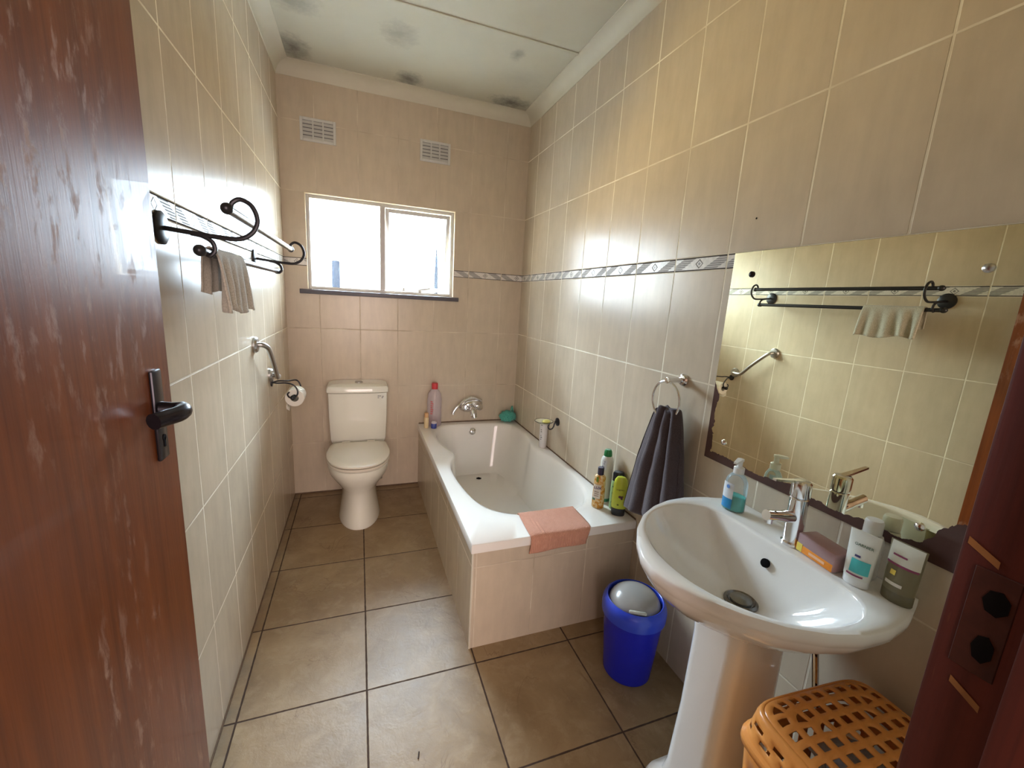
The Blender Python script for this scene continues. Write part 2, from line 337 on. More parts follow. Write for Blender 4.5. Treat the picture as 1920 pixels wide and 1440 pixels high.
def resample(poly, c, angs):               # outline radius along given angles about c
    out = []
    for t in angs:
        dx, dy = math.cos(t), math.sin(t); best = 0
        for (x1, y1), (x2, y2) in zip(poly, poly[1:]+poly[:1]):
            ex, ey = x2-x1, y2-y1; den = dx*ey-dy*ex
            if abs(den) < 1e-12: continue
            wx, wy = x1-c[0], y1-c[1]; s = (wx*ey-wy*ex)/den; q = (wx*dy-wy*dx)/den
            if s > 0 and -1e-6 <= q <= 1+1e-6: best = max(best, s)
        out.append((c[0]+dx*best, c[1]+dy*best))
    return out
def spline_poly(P, k=6):
    n = len(P); out = []
    for i in range(n):
        a, b, c, d = [Vector((*P[(i+j) % n], 0)) for j in (-1, 0, 1, 2)]
        for s in range(k):
            t = s/k; v = 0.5*((2*b)+(c-a)*t+(2*a-5*b+4*c-d)*t*t+(3*b-a-3*c+d)*t**3); out.append((v.x, v.y))
    return out
def new(name, bm, m, smooth=True, mods=(), auto=35):
    bmesh.ops.remove_doubles(bm, verts=bm.verts, dist=1e-6)
    bmesh.ops.recalc_face_normals(bm, faces=bm.faces)
    me = bpy.data.meshes.new(name); bm.to_mesh(me); bm.free()
    for mm in (m if isinstance(m, (list, tuple)) else [m]): me.materials.append(mm)
    if smooth:
        me.polygons.foreach_set('use_smooth', [True]*len(me.polygons))
        me.set_sharp_from_angle(angle=math.radians(auto))
    o = bpy.data.objects.new(name, me); C.objects.link(o)
    for ty, kw in mods:
        md = o.modifiers.new(ty.lower(), ty)
        for k, v in kw.items(): setattr(md, k, v)
    return o
def thing(name, label, cat, loc=(0, 0, 0), rz=0.0, group=None, kind=None):
    o = bpy.data.objects.new(name, None); C.objects.link(o); o.empty_display_size = 0.05
    o.location = loc; o.rotation_euler = (0, 0, rz); o['label'] = label; o['category'] = cat; WORG[o.name] = Vector(loc)
    if group: o['group'] = group
    if kind: o['kind'] = kind
    return o
def part(name, bm, m, parent, world=True, label=None, **k):
    if world: bmesh.ops.translate(bm, verts=bm.verts, vec=-WORG[parent.name])
    o = new(name, bm, m, **k); o.parent = parent; WORG[o.name] = WORG[parent.name]
    if label: o['label'] = label
    return o
def solo(name, bm, m, label, cat, loc=(0, 0, 0), **k):       # a thing that is one mesh, built in world coordinates
    bmesh.ops.translate(bm, verts=bm.verts, vec=-Vector(loc)); kind = k.pop('kind', None)
    o = new(name, bm, m, **k); o.location = loc; o['label'] = label; o['category'] = cat; WORG[o.name] = Vector(loc)
    if kind: o['kind'] = kind
    return o
def struct(name, bm, m, **k):
    o = new(name, bm, m, **k); o['kind'] = 'structure'; WORG[o.name] = Vector((0, 0, 0)); return o
def B(): return bmesh.new()
def text(body, size, loc, rot, m, parent, name='lettering', ext=0.0002, bold=False):
    cu = bpy.data.curves.new(name, 'FONT'); cu.body = body; cu.size = size; cu.extrude = ext; cu.align_x = 'CENTER'; cu.align_y = 'CENTER'
    if bold: cu.offset = size*0.02
    t = bpy.data.objects.new(name, cu); C.objects.link(t); dg = bpy.context.evaluated_depsgraph_get()
    me = bpy.data.meshes.new_from_object(t.evaluated_get(dg)); bpy.data.objects.remove(t, do_unlink=True)
    me.materials.clear(); me.materials.append(m); o = bpy.data.objects.new(name, me); C.objects.link(o)
    o.location = loc; o.rotation_euler = rot; o.parent = parent; return o
def facing(x, y, extra=0.0):
    dx, dy = CAM.x-x, CAM.y-y; return math.atan2(dx, -dy)+extra

W, HC = 1.63, 2.745
YF = -2.94          # inner face of the front (door) wall
# ------------------------------------------------------------------ the room
bm = B(); box(bm, (-0.10, -5.0, -0.10), (W+0.10, 0.25, 0.0)); struct('floor', bm, M['floor'], smooth=False)
bm = B(); box(bm, (-0.10, -5.0, HC), (W+0.10, 0.25, HC+0.08)); struct('ceiling', bm, M['ceil'], smooth=False)
bm = B(); box(bm, (-0.10, YF-0.12, 0), (0.0, 0.25, HC)); struct('wall_left', bm, M['wall_l'], smooth=False)
bm = B(); box(bm, (W, YF-0.12, 0), (W+0.10, 0.25, HC)); struct('wall_right', bm, M['wall_r'], smooth=False)
WX0, WX1, WZ0, WZ1 = 0.13, 1.10, 1.443, 2.040
bm = B()
for a, b in (((0, 0, 0), (WX0, 0.22, HC)), ((WX1, 0, 0), (W, 0.22, HC)), ((WX0, 0, 0), (WX1, 0.22, WZ0)), ((WX0, 0, WZ1), (WX1, 0.22, HC))): box(bm, a, b)
struct('wall_back', bm, M['wall_b'], smooth=False)
# plastered reveal round the window opening
bm = B(); e = 0.004
for a, b in (((WX0, 0.001, WZ0), (WX0+e, 0.22, WZ1)), ((WX1-e, 0.001, WZ0), (WX1, 0.22, WZ1)), ((WX0, 0.001, WZ1-e), (WX1, 0.22, WZ1))): box(bm, a, b)
struct('trim_1', bm, M['reveal'], smooth=False)
DX0, DX1, DZ = 0.075, 0.90, 2.05
bm = B()
for a, b in (((0, YF-0.11, 0), (DX0-0.03, YF, HC)), ((DX1+0.03, YF-0.11, 0), (W, YF, HC)), ((DX0-0.03, YF-0.11, DZ+0.03), (DX1+0.03, YF, HC))): box(bm, a, b)
struct('wall_front', bm, M['wall_b'], smooth=False)
# passage behind the doorway
for nm, a, b in (('wall_passage_left', (-0.62, -5.0, 0), (-0.50, YF-0.12, HC)), ('wall_passage_right', (W+0.02, -5.0, 0), (W+0.12, YF-0.12, HC)), ('wall_passage_end', (-0.62, -5.1, 0), (W+0.12, -5.0, HC))):
    bm = B(); box(bm, a, b); struct(nm, bm, M['plaster'], smooth=False)
bm = B(); box(bm, (-0.62, -5.0, -0.1), (-0.10, YF-0.12, 0)); box(bm, (-0.62, -5.0, HC), (-0.10, YF-0.12, HC+0.08)); box(bm, (-0.62, YF-0.12, 0), (-0.1, YF-0.02, HC)); struct('wall_passage_recess', bm, M['plaster'], smooth=False)
# cove cornice along each wall
def cornice(name, p0, p1, nrm):
    bm = B(); p0, p1, nrm = Vector(p0), Vector(p1), Vector(nrm); rings = []
    prof = [(0, -0.068), (0.004, -0.068)]+[(0.075-0.071*math.cos(t), -0.068+0.064*math.sin(t)) if False else (0.004+0.066*(1-math.cos(t)), -0.068+0.064*math.sin(t)) for t in (PI/2*k/6 for k in range(1, 7))]+[(0.074, -0.004), (0.074, 0), (0, 0)]
    for p in (p0, p1): rings.append([p+nrm*a+Vector((0, 0, HC+b)) for a, b in prof])
    loft(bm, rings); return struct(name, bm, M['cornice'], auto=50)
cornice('trim_2', (0, YF, 0), (0, 0, 0), (1, 0, 0)); cornice('trim_3', (W, 0, 0), (W, YF, 0), (-1, 0, 0)); cornice('trim_4', (W, 0, 0), (0, 0, 0), (0, -1, 0))
bm = B(); box(bm, (0.07, -0.842, HC-0.006), (W-0.07, -0.822, HC), 0.002); struct('trim_5', bm, M['ceil'])
# ------------------------------------------------------------------ window
win = thing('window_1', 'steel framed two pane window above the toilet, right sash propped open', 'window', (0.615, 0.05, WZ0), kind='structure')
FY0, FY1 = 0.035, 0.065
def rect_frame(bm, x0, x1, z0, z1, y0, y1, w, bev=0.002):
    for a, b in (((x0, y0, z0), (x0+w, y1, z1)), ((x1-w, y0, z0), (x1, y1, z1)), ((x0+w, y0, z1-w), (x1-w, y1, z1)), ((x0+w, y0, z0), (x1-w, y1, z0+w))): box(bm, a, b, bev, 1)
bm = B(); rect_frame(bm, WX0+e, WX1-e, WZ0, WZ1-e, FY0, FY1, 0.020); box(bm, (0.588, FY0, WZ0+0.02), (0.622, FY1, WZ1-0.024), 0.002, 1)
part('frame', bm, M['steel_white'], win)
bm = B(); box(bm, (WX0+0.024, 0.048, WZ0+0.02), (0.588, 0.052, WZ1-0.024)); part('pane', bm, M['pane'], win, smooth=False)
hinge = Vector((0.85, 0.062, WZ1-0.026)); rot = Matrix.Rotation(math.radians(9), 3, 'X')
def swing(bm): 
    for v in bm.verts: v.co = hinge+rot @ (v.co-hinge)
    return bm
bm = B(); rect_frame(bm, 0.624, WX1-0.026, WZ0+0.021, WZ1-0.026, 0.055, 0.078, 0.026); sash = part('sash', swing(bm), M['steel_white'], win)
bm = B(); box(bm, (0.648, 0.064, WZ0+0.045), (WX1-0.05, 0.068, WZ1-0.05)); part('pane', swing(bm), M['pane'], sash, smooth=False)
bm = B(); tube(bm, smooth_path([(0.86, 0.045, 1.475), (0.865, 0.02, 1.484), (0.90, 0.0, 1.487), (0.93, 0.012, 1.497)], 5), 0.005, 8); box(bm, (0.85, 0.035, 1.463), (0.875, 0.05, 1.49), 0.002); box(bm, (0.74, 0.03, 1.466), (0.752, 0.05, 1.487), 0.002)
tube(bm, [(0.70, 0.03, 1.470), (0.98, 0.06, 1.470)], 0.004, 8)
part('stay', bm, M['steel_white'], win, label='white peg stay on the bottom rail of the open sash')
bm = B(); box(bm, (0.085, -0.028, 1.412), (1.135, 0.10, 1.441), 0.003); struct('trim_6', bm, M['slate'])
# things standing outside beyond the window
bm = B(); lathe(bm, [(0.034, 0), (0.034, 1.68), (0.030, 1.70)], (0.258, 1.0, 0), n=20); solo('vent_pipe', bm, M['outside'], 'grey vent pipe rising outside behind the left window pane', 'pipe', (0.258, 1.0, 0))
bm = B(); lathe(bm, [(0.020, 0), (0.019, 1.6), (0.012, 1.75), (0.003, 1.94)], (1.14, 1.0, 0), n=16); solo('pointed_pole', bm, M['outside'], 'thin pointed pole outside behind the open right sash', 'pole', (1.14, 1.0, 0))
bm = B(); box(bm, (-3, 0.9, -0.3), (5, 3.0, 0.0)); struct('ground_outside', bm, mat('pale_paving', (0.55, 0.47, 0.36), 0.9), smooth=False)
# ------------------------------------------------------------------ wall vents
def vent(x0, x1, z0, z1, label):
    t = thing('air_vent', label, 'vent', ((x0+x1)/2, 0, (z0+z1)/2), group='air vents above the window')
    bm = B(); rect_frame(bm, x0, x1, z0, z1, -0.010, 0.0, 0.016); w = (x1-x0-0.032)/3
    for k in (1, 2): box(bm, (x0+0.016+w*k-0.004, -0.009, z0+0.01), (x0+0.016+w*k+0.004, 0, z1-0.01))
    part('frame', bm, M['vent'], t)
    bm = B(); n = 5; h = (z1-z0-0.03)/n
    for k in range(n):
        zz = z0+0.015+h*k
        loft(bm, [[(x, -0.010, zz), (x, -0.008, zz), (x, 0.0, zz+h*0.8), (x, -0.002, zz+h*0.85)] for x in (x0+0.014, x1-0.014)])
    part('louvre', bm, M['vent'], t, smooth=False)
    bm = B(); box(bm, (x0+0.01, -0.0015, z0+0.01), (x1-0.01, 0.0, z1-0.01)); part('backing', bm, mat('vent_shade_sheet', (0.20, 0.20, 0.20), 0.9), t, smooth=False)  # dark sheet colours in the shade behind the louvres
vent(0.120, 0.325, 2.335, 2.470, 'white louvred air vent nearest the left wall'); vent(0.845, 1.050, 2.332, 2.467, 'white louvred air vent above the open window sash')
# ------------------------------------------------------------------ bath surround and bath
bm = B(); box(bm, (0.862, -0.004, 0.484), (W-0.004, 0.0, 0.492)); box(bm, (W-0.004, -1.655, 0.484), (W, 0, 0.491)); struct('trim_8', bm, M['sealant'], smooth=False)
bm = B(); box(bm, (0, -0.006, 0), (0.862, 0, 0.008)); box(bm, (0, YF, 0), (0.005, 0, 0.006)); struct('trim_9', bm, M['sealant'], smooth=False)
tub = thing('bathtub', 'white built-in bathtub with a tiled surround and waisted basin', 'bathtub', (1.245, -0.83, 0))
bm = B(); box(bm, (0.868, -1.655, 0), (W-0.0005, -1.645, 0.45)); part('tiled_panel', bm, M['bath_f'], tub, smooth=False)
bm = B(); box(bm, (0.860, -1.655, 0), (0.8685, -0.0005, 0.45)); part('tiled_panel', bm, M['bath_s'], tub, smooth=False)
bm = B(); box(bm, (0.8565, -1.6585, 0), (0.8635, -1.6515, 0.448), 0.002); part('corner_bead', bm, M['cornice'], tub)
cB = (1.262, -0.80); xo0, xo1, yo0, yo1 = 0.852, 1.628, -1.664, -0.002
corners = [math.atan2(y-cB[1], x-cB[0]) for x in (xo0, xo1) for y in (yo0, yo1)]
angs = sorted([2*PI*k/160-PI for k in range(160)]+corners)
rect = [(xo0, yo0), (xo1, yo0), (xo1, yo1), (xo0, yo1)]
inner = spline_poly([(1.26, -0.065), (1.08, -0.078), (0.985, -0.14), (0.945, -0.26), (0.945, -0.43), (0.970, -0.55), (0.995, -0.63), (0.985, -0.71), (0.948, -0.79), (0.928, -0.88), (0.925, -1.0), (0.935, -1.13), (0.955, -1.26), (0.99, -1.36), (1.05, -1.43), (1.14, -1.475), (1.27, -1.495), (1.4, -1.485), (1.495, -1.43), (1.555, -1.33), (1.583, -1.2), (1.588, -1.0), (1.58, -0.87), (1.56, -0.78), (1.542, -0.70), (1.545, -0.60), (1.573, -0.48), (1.583, -0.3), (1.56, -0.15), (1.45, -0.08)])
floor_o = spline_poly([(1.26, -0.17), (1.12, -0.18), (1.06, -0.26), (1.045, -0.6), (1.05, -1.0), (1.08, -1.18), (1.16, -1.235), (1.27, -1.245), (1.38, -1.235), (1.46, -1.17), (1.485, -1.0), (1.485, -0.6), (1.47, -0.26), (1.40, -0.18)])
RO = resample(rect, cB, angs); RI = resample(inner, cB, angs); RF = resample(floor_o, cB, angs)
def L3(A, Bb, t, z): return [(a[0]*(1-t)+b[0]*t, a[1]*(1-t)+b[1]*t, z) for a, b in zip(A, Bb)]
rings = [L3(RO, RI, 0.06, 0.445), L3(RO, RI, 0.0, 0.447), L3(RO, RI, 0.0, 0.480), L3(RO, RI, 0.02, 0.4850), L3(RO, RI, 0.75, 0.4845), L3(RO, RI, 0.95, 0.4825), L3(RI, RF, 0.02, 0.476), L3(RI, RF, 0.07, 0.455), L3(RI, RF, 0.16, 0.40), L3(RI, RF, 0.40, 0.28), L3(RI, RF, 0.68, 0.18), L3(RI, RF, 0.88, 0.125), L3(RI, RF, 1.0, 0.108), L3(RF, [cB]*len(RF), 0.25, 0.102), L3(RF, [cB]*len(RF), 0.6, 0.100), L3(RF, [cB]*len(RF), 0.98, 0.099)]
bm = B(); loft(bm, rings, cap0=False); part('shell', bm, M['tub'], tub, auto=50)
bm = B(); lathe(bm, [(0.028, 0), (0.028, 0.004), (0.022, 0.005), (0.020, 0.001)], (1.283, -0.25, 0.103), n=24); dr = part('drain', bm, M['chrome'], tub)
bm = B(); lathe(bm, [(0.019, 0), (0.019, 0.0015)], (1.283, -0.25, 0.1055), n=24); part('drain_hole', bm, M['hole'], dr)
bm = B(); nv = Vector((0, -1, 0.25)).normalized(); lathe(bm, [(0.026, -0.006), (0.026, 0.006), (0.022, 0.010), (0.008, 0.013)], (1.262, -0.090, 0.430), nv, 24); ball(bm, (1.262, -0.106, 0.432), 0.010); tube(bm, [(1.262, -0.105, 0.436), (1.262, -0.118, 0.460)], 0.004, 8)
part('overflow', bm, M['chrome'], tub)
# bath mixer on the back wall
tp = thing('bath_mixer', 'chrome wall mixer with side lever above the bath overflow', 'tap', (1.25, 0, 0.60))
bm = B(); rings = []
for k in range(9):
    t = k/8; s = math.cos(t*PI/2*0.92); rings.append([(1.262+0.098*s*math.cos(a), -0.052*math.sin(t*PI/2), 0.622+0.058*s*math.sin(a)+0.012*s*math.cos(a)) for a in (2*PI*j/32 for j in range(32))])
loft(bm, rings); part('body', bm, M['chrome'], tp)
bm = B(); tube(bm, smooth_path([(1.255, -0.045, 0.612), (1.258, -0.090, 0.595), (1.262, -0.118, 0.566), (1.263, -0.122, 0.548)], 5), [0.026]*10+[0.02]*6, 16); part('spout', bm, M['chrome'], tp)
for sx_ in (-1, 1):
    bm = B(); lathe(bm, [(0.010, 0), (0.024, 0.01), (0.027, 0.03), (0.020, 0.042), (0.004, 0.045)], (1.262+sx_*0.052, -0.035, 0.612), (sx_*0.3, -1, 0.15), 20); part('handle', bm, M['chrome'], tp)
bm = B(); tube(bm, smooth_path([(1.34, -0.03, 0.662), (1.27, -0.045, 0.690), (1.20, -0.05, 0.672), (1.15, -0.06, 0.632), (1.115, -0.065, 0.588), (1.108, -0.066, 0.566)], 6), 0.011, 12); part('hand_shower_hook', bm, M['chrome'], tp)
# ------------------------------------------------------------------ toilet
TX = 0.432
wc = thing('toilet', 'white close-coupled toilet with lid down below the window', 'toilet', (TX, -0.33, 0))
def oval(cx, y0, y1, hw, z, n=48, sq=2.3, flat=0.0):     # egg-shaped ring, y0 back .. y1 front
    out = []; cy = (y0+y1)/2; b = (y0-y1)/2
    for k in range(n):
        a = 2*PI*k/n; c, s = math.cos(a), math.sin(a); q = 2/sq
        x = math.copysign(abs(c)**q, c)*hw; y = math.copysign(abs(s)**q, s)*b
        if s < 0: x *= 1-0.10*abs(s)**2
        out.append((cx+x, cy+y, z))
    return out
def dshape(hw, y0, y1, z, n=16, r=0.025):      # straight at the hinge, rounded in front
    ym = y0-(y0-y1)*0.38; out = [(TX-hw*0.93+r, y0, z), (TX+hw*0.93-r, y0, z), (TX+hw*0.93, y0-r, z)]
    for k in range(n*2+1):
        a = -PI*k/(n*2); c, s_ = math.cos(a), math.sin(a)
        out.append((TX+math.copysign(abs(c)**0.88, c)*hw, ym+math.copysign(abs(s_)**0.88, s_)*(ym-y1), z))
    return out+[(TX-hw*0.93, y0-r, z)]
bm = B(); loft(bm, [oval(TX, -0.06, -0.595, 0.128, 0.0), oval(TX, -0.06, -0.598, 0.128, 0.012), oval(TX, -0.06, -0.585, 0.120, 0.05), oval(TX, -0.06, -0.565, 0.110, 0.12), oval(TX, -0.06, -0.56, 0.107, 0.19), oval(TX, -0.06, -0.575, 0.120, 0.235), oval(TX, -0.05, -0.61, 0.155, 0.285), oval(TX, -0.05, -0.645, 0.180, 0.335, sq=2.5), oval(TX, -0.05, -0.658, 0.187, 0.375, sq=2.7), oval(TX, -0.05, -0.658, 0.187, 0.398, sq=2.7), oval(TX, -0.05, -0.650, 0.182, 0.403, sq=2.7)])
part('pan', bm, M['toilet'], wc)
bm = B(); loft(bm, [dshape(0.186, -0.225, -0.662, 0.405), dshape(0.189, -0.222, -0.666, 0.409), dshape(0.189, -0.222, -0.666, 0.418), dshape(0.186, -0.225, -0.662, 0.422)]); part('seat', bm, M['seat'], wc)
def tring(hw, y1, z, r=0.055): return [(x, y, z) for x, y in rrect(hw, (0-y1)/2, r, 6, TX, y1/2)]
bm = B(); loft(bm, [dshape(0.186, -0.220, -0.660, 0.426), dshape(0.190, -0.216, -0.666, 0.430), dshape(0.190, -0.216, -0.666, 0.438), dshape(0.180, -0.222, -0.652, 0.445), dshape(0.150, -0.245, -0.61, 0.448)]); part('lid', bm, M['seat'], wc)
for s in (-1, 1):
    bm = B(); tube(bm, [(TX+s*0.055, -0.212, 0.436), (TX+s*0.105, -0.212, 0.436)], 0.012, 12); part('hinge', bm, M['seat'], wc)
def bow(hw, d, z, n=14, bulge=0.030, r=0.03):   # cistern outline, front bowed out
    pts = [(TX-hw, -0.012), (TX+hw, -0.012)]; 
    fr = [(TX+hw*math.cos(PI*k/n*1.0), -(d-bulge)-bulge*math.sin(PI*k/n)**0.6) for k in range(n+1)]
    return [(x, y, z) for x, y in pts[1:]+fr+[pts[0]]][0:]
bm = B(); loft(bm, [bow(0.170, 0.165, 0.403), bow(0.180, 0.190, 0.45), bow(0.186, 0.202, 0.60), bow(0.189, 0.205, 0.775)]); part('cistern', bm, M['toilet'], wc)
bm = B(); loft(bm, [bow(0.193, 0.208, 0.778), bow(0.197, 0.213, 0.783), bow(0.197, 0.213, 0.806), bow(0.190, 0.205, 0.820), bow(0.165, 0.18, 0.829), bow(0.10, 0.14, 0.833, bulge=0.02)]); part('cistern_lid', bm, M['toilet'], wc)
bm = B(); lathe(bm, [(0.026, 0), (0.026, 0.005), (0.022, 0.007), (0.021, 0.005)], (TX+0.005, -0.105, 0.832), n=24); part('flush_button', bm, M['steel'], wc)
bm = B(); 
for dx_, dz_ in ((0.0, 0), (0.012, 0), (0.03, -0.004), (0.0, -0.012), (0.026, -0.012)): box(bm, (TX+0.125+dx_, -0.2045, 0.752+dz_), (TX+0.134+dx_, -0.200, 0.759+dz_))
part('maker_mark', bm, mat('grey_print', (0.42, 0.42, 0.40), 0.6), wc, label='small faded grey print on the cistern')
# water pipe beside the pan
bm = B(); tube(bm, smooth_path([(0.575, -0.02, 0.10), (0.578, -0.05, 0.10), (0.580, -0.07, 0.13), (0.57, -0.08, 0.40)], 5), 0.007, 8); ball(bm, (0.578, -0.05, 0.10), 0.016); part('water_pipe', bm, M['steel'], wc)
# ------------------------------------------------------------------ left wall: towel rail
tr = thing('double_towel_rail', 'dark iron double towel rail with scrolled brackets on the left wall', 'towel rail', (0, -1.335, 1.56))
YA, YB = -1.820, -0.845
for y in (YA, YB):
    bm = B(); lathe(bm, [(0.039, 0), (0.039, 0.006), (0.032, 0.010), (0.010, 0.012)], (0, y, 1.563), (1, 0, 0), 28); wp = part('wall_plate', bm, M['iron'], tr)
    bm = B(); tube(bm, smooth_path([(0.008, y, 1.563), (0.06, y, 1.558), (0.115, y, 1.553), (0.165, y, 1.553), (0.195, y, 1.572), (0.207, y, 1.602), (0.196, y, 1.635), (0.172, y, 1.648), (0.154, y, 1.638), (0.150, y, 1.621)], 6), 0.0058, 10)
    part('bracket', bm, M['iron'], tr)
    bm = B(); tube(bm, smooth_path([(0.062, y, 1.556), (0.085, y, 1.552), (0.105, y, 1.540), (0.110, y, 1.520), (0.098, y, 1.506), (0.088, y, 1.515)], 6), 0.0055, 10); part('lower_bracket', bm, M['iron'], tr)
for x, z, ln in ((0.150, 1.618, 0.03), (0.088, 1.515, 0.03)):
    bm = B(); tube(bm, [(x, YA-0.025, z), (x, YB+0.015, z)], 0.0105, 14); part('rail', bm, M['iron'], tr)
    for s, y in ((-1, YA-0.035), (1, YB+0.018)):
        bm = B(); ball(bm, (x, y, z), 0.014, (1, 1.15, 1)); tube(bm, [(x, y, z), (x, y-s*0.018, z)], 0.0105, 12); part('finial', bm, M['iron'], tr)
# face cloth over the lower rail
def drape(x0, z0, r, ya, yb, front, back, folds, amp, ny=60):
    bm = B(); rows = []; prof = []
    for k in range(14): prof.append((r+0.002, -front*(1-k/13), 1-k/13))
    for k in range(1, 8): a = PI*k/8; prof.append(((r+0.002)*math.cos(a), (r+0.002)*math.sin(a), 0))
    for k in range(14): prof.append((-r-0.002, -back*(k/13), k/13))
    for j in range(ny+1):
        s = j/ny; y = ya+(yb-ya)*s; row = []
        for (px, pz, h) in prof:
            f = math.sin(s*folds*2*PI+0.6)+0.4*math.sin(s*folds*5.1+1); w = noise.noise((s*9, h*3, 1))
            side = 1 if px > 0 else -0.5
            yy = y+(0.010*h*math.sin(s*7+2)) + (0.012*h*(s-0.5))
            fr = 1+0.05*math.sin(s*11+side)+0.10*s*(1 if px > 0 else 0)
            row.append((x0+px+side*amp*h**0.6*(f*0.5+0.5)+0.003*w*h, yy, z0+pz*fr+0.003*w*h))
        rows.append(row)
    loft(bm, rows, closed=False); return bm
solo('face_cloth', drape(0.088, 1.515, 0.0105, -1.785, -1.505, 0.145, 0.10, 4.2, 0.020), M['cloth'], 'small cream face cloth draped over the lower iron rail', 'towel', (0.09, -1.64, 1.45), mods=[('SOLIDIFY', dict(thickness=0.004, offset=1))])
# grab bar
gb = thing('grab_bar', 'short cranked steel grab bar on the left wall', 'grab bar', (0, -0.81, 1.09))
for y, z in ((-0.945, 1.180), (-0.640, 0.985)):
    bm = B(); lathe(bm, [(0.036, 0), (0.036, 0.008), (0.030, 0.016), (0.014, 0.018)], (0, y, z), (1, 0, 0), 28); part('flange', bm, M['steel'], gb)
bm = B(); tube(bm, smooth_path([(0.008, -0.945, 1.180), (0.030, -0.944, 1.180), (0.046, -0.930, 1.170), (0.052, -0.900, 1.145), (0.052, -0.81, 1.065), (0.052, -0.745, 1.000), (0.050, -0.715, 0.986), (0.046, -0.67, 0.985), (0.030, -0.645, 0.985), (0.008, -0.640, 0.985)], 7), 0.0115, 16); part('bar', bm, M['steel'], gb)
# toilet roll holder and roll
rh = thing('toilet_roll_holder', 'dark wire toilet roll holder below the grab bar', 'toilet roll holder', (0, -0.60, 0.945))
bm = B(); lathe(bm, [(0.022, 0), (0.022, 0.006), (0.010, 0.009)], (0, -0.615, 0.940), (1, 0, 0), 24); part('wall_plate', bm, M['iron'], rh)
for y0_, y1_ in ((-0.645, -0.665), (-0.585, -0.535)):
    bm = B(); tube(bm, smooth_path([(0.006, -0.615, 0.940), (0.030, y0_, 0.942), (0.075, y0_, 0.942), (0.110, y1_, 0.936), (0.128, y1_, 0.912), (0.130, y1_, 0.885), (0.112, y1_, 0.863), (0.090, y1_, 0.868), (0.082, y1_, 0.885), (0.092, y1_, 0.896)], 6), 0.0042, 8); part('wire_arm', bm, M['iron'], rh)
bm = B(); tube(bm, [(0.108, -0.672, 0.866), (0.108, -0.528, 0.866)], 0.007, 12); ball(bm, (0.108, -0.675, 0.866), 0.013); part('spindle', bm, M['iron'], rh)
ro = thing('toilet_roll', 'white toilet roll on the wire holder', 'toilet roll', (0.113, -0.60, 0.868))
bm = B(); n = 36; rings = []
for r, y in ((0.020, -0.652), (0.046, -0.652), (0.047, -0.650), (0.047, -0.552), (0.046, -0.550), (0.020, -0.550), (0.020, -0.652)): rings.append([(0.113+r*math.cos(2*PI*k/n), y, 0.860+r*math.sin(2*PI*k/n)) for k in range(n)])
loft(bm, rings, False, False); part('roll', bm, M['paper'], ro)
bm = B(); loft(bm, [[(0.075, -0.650, 0.832), (0.075, -0.552, 0.832)], [(0.070, -0.650, 0.815), (0.070, -0.552, 0.815)], [(0.072, -0.650, 0.800), (0.073, -0.552, 0.800)], [(0.084, -0.638, 0.786), (0.080, -0.58, 0.792)]], closed=False); part('loose_sheet', bm, M['paper'], ro, mods=[('SOLIDIFY', dict(thickness=0.001))])
# ------------------------------------------------------------------ door leaf on the left, door frame on the right
dl = thing('door_1', 'brown varnished timber door standing open on the left', 'door', (0.072, YF, 0), kind='structure')
DYE = -2.108
bm = B(); box(bm, (0.052, YF+0.005, 0.008), (0.092, DYE, 2.035), 0.0015, 1); part('leaf', bm, M['door'], dl)
hd = bm = B(); box(bm, (0.092, -2.196, 1.108), (0.099, -2.158, 1.278), 0.003); part('backplate', bm, M['black'], dl)
bm = B(); lathe(bm, [(0.014, 0), (0.012, 0.02), (0.012, 0.03)], (0.097, -2.177, 1.205), (1, 0, 0), 20)
tube(bm, smooth_path([(0.120, -2.177, 1.205), (0.130, -2.180, 1.205), (0.138, -2.194, 1.204), (0.136, -2.214, 1.203), (0.124, -2.234, 1.202), (0.115, -2.252, 1.201)], 5), [0.011]*6+[0.0145]*20, 14)
part('lever_handle', bm, M['black'], dl)
bm = B(); tube(bm, [(0.099, -2.177, 1.15), (0.1005, -2.177, 1.15)], 0.006, 12); box(bm, (0.099, -2.1795, 1.132), (0.1005, -2.1745, 1.15)); part('keyhole', bm, M['hole'], dl)
bm = B(); box(bm, (0.062, DYE, 1.11), (0.082, DYE+0.0015, 1.27)); part('lock_face', bm, M['steel'], dl)
# frame: rebated jambs and head
df = struct('door_frame', (lambda b: (box(b, (DX1, YF-0.045, 0), (DX1+0.045, YF+0.002, DZ+0.04), 0.003), box(b, (DX1-0.014, YF-0.112, 0), (DX1+0.045, YF-0.045, DZ+0.04), 0.002), box(b, (DX0-0.03, YF-0.112, 0), (DX0, YF+0.002, DZ+0.04), 0.002), box(b, (DX0, YF-0.112, DZ), (DX1, YF+0.002, DZ+0.04), 0.002))[0])(B()), M['frame_wood'])
df.name = 'trim_10'
bm = B(); box(bm, (DX1-0.0015, YF-0.036, 1.170), (DX1, YF-0.010, 1.256), 0.0005, 1); df2 = new('strike_plate', bm, mat('tarnished_plate', (0.060, 0.014, 0.007), 0.6, 0.2, var=0.7, nscale=60)); df2.parent = df
bm = B(); lathe(bm, [(0.012, 0), (0.012, 0.001)], (DX1-0.001, YF-0.026, 1.233), (-1, 0, 0), 7, sx=0.65, sy=0.9); lathe(bm, [(0.010, 0), (0.010, 0.001)], (DX1-0.001, YF-0.026, 1.193), (-1, 0, 0), 7, sx=0.65, sy=1.2); h_ = new('latch_hole', bm, M['hole']); h_.parent = df2
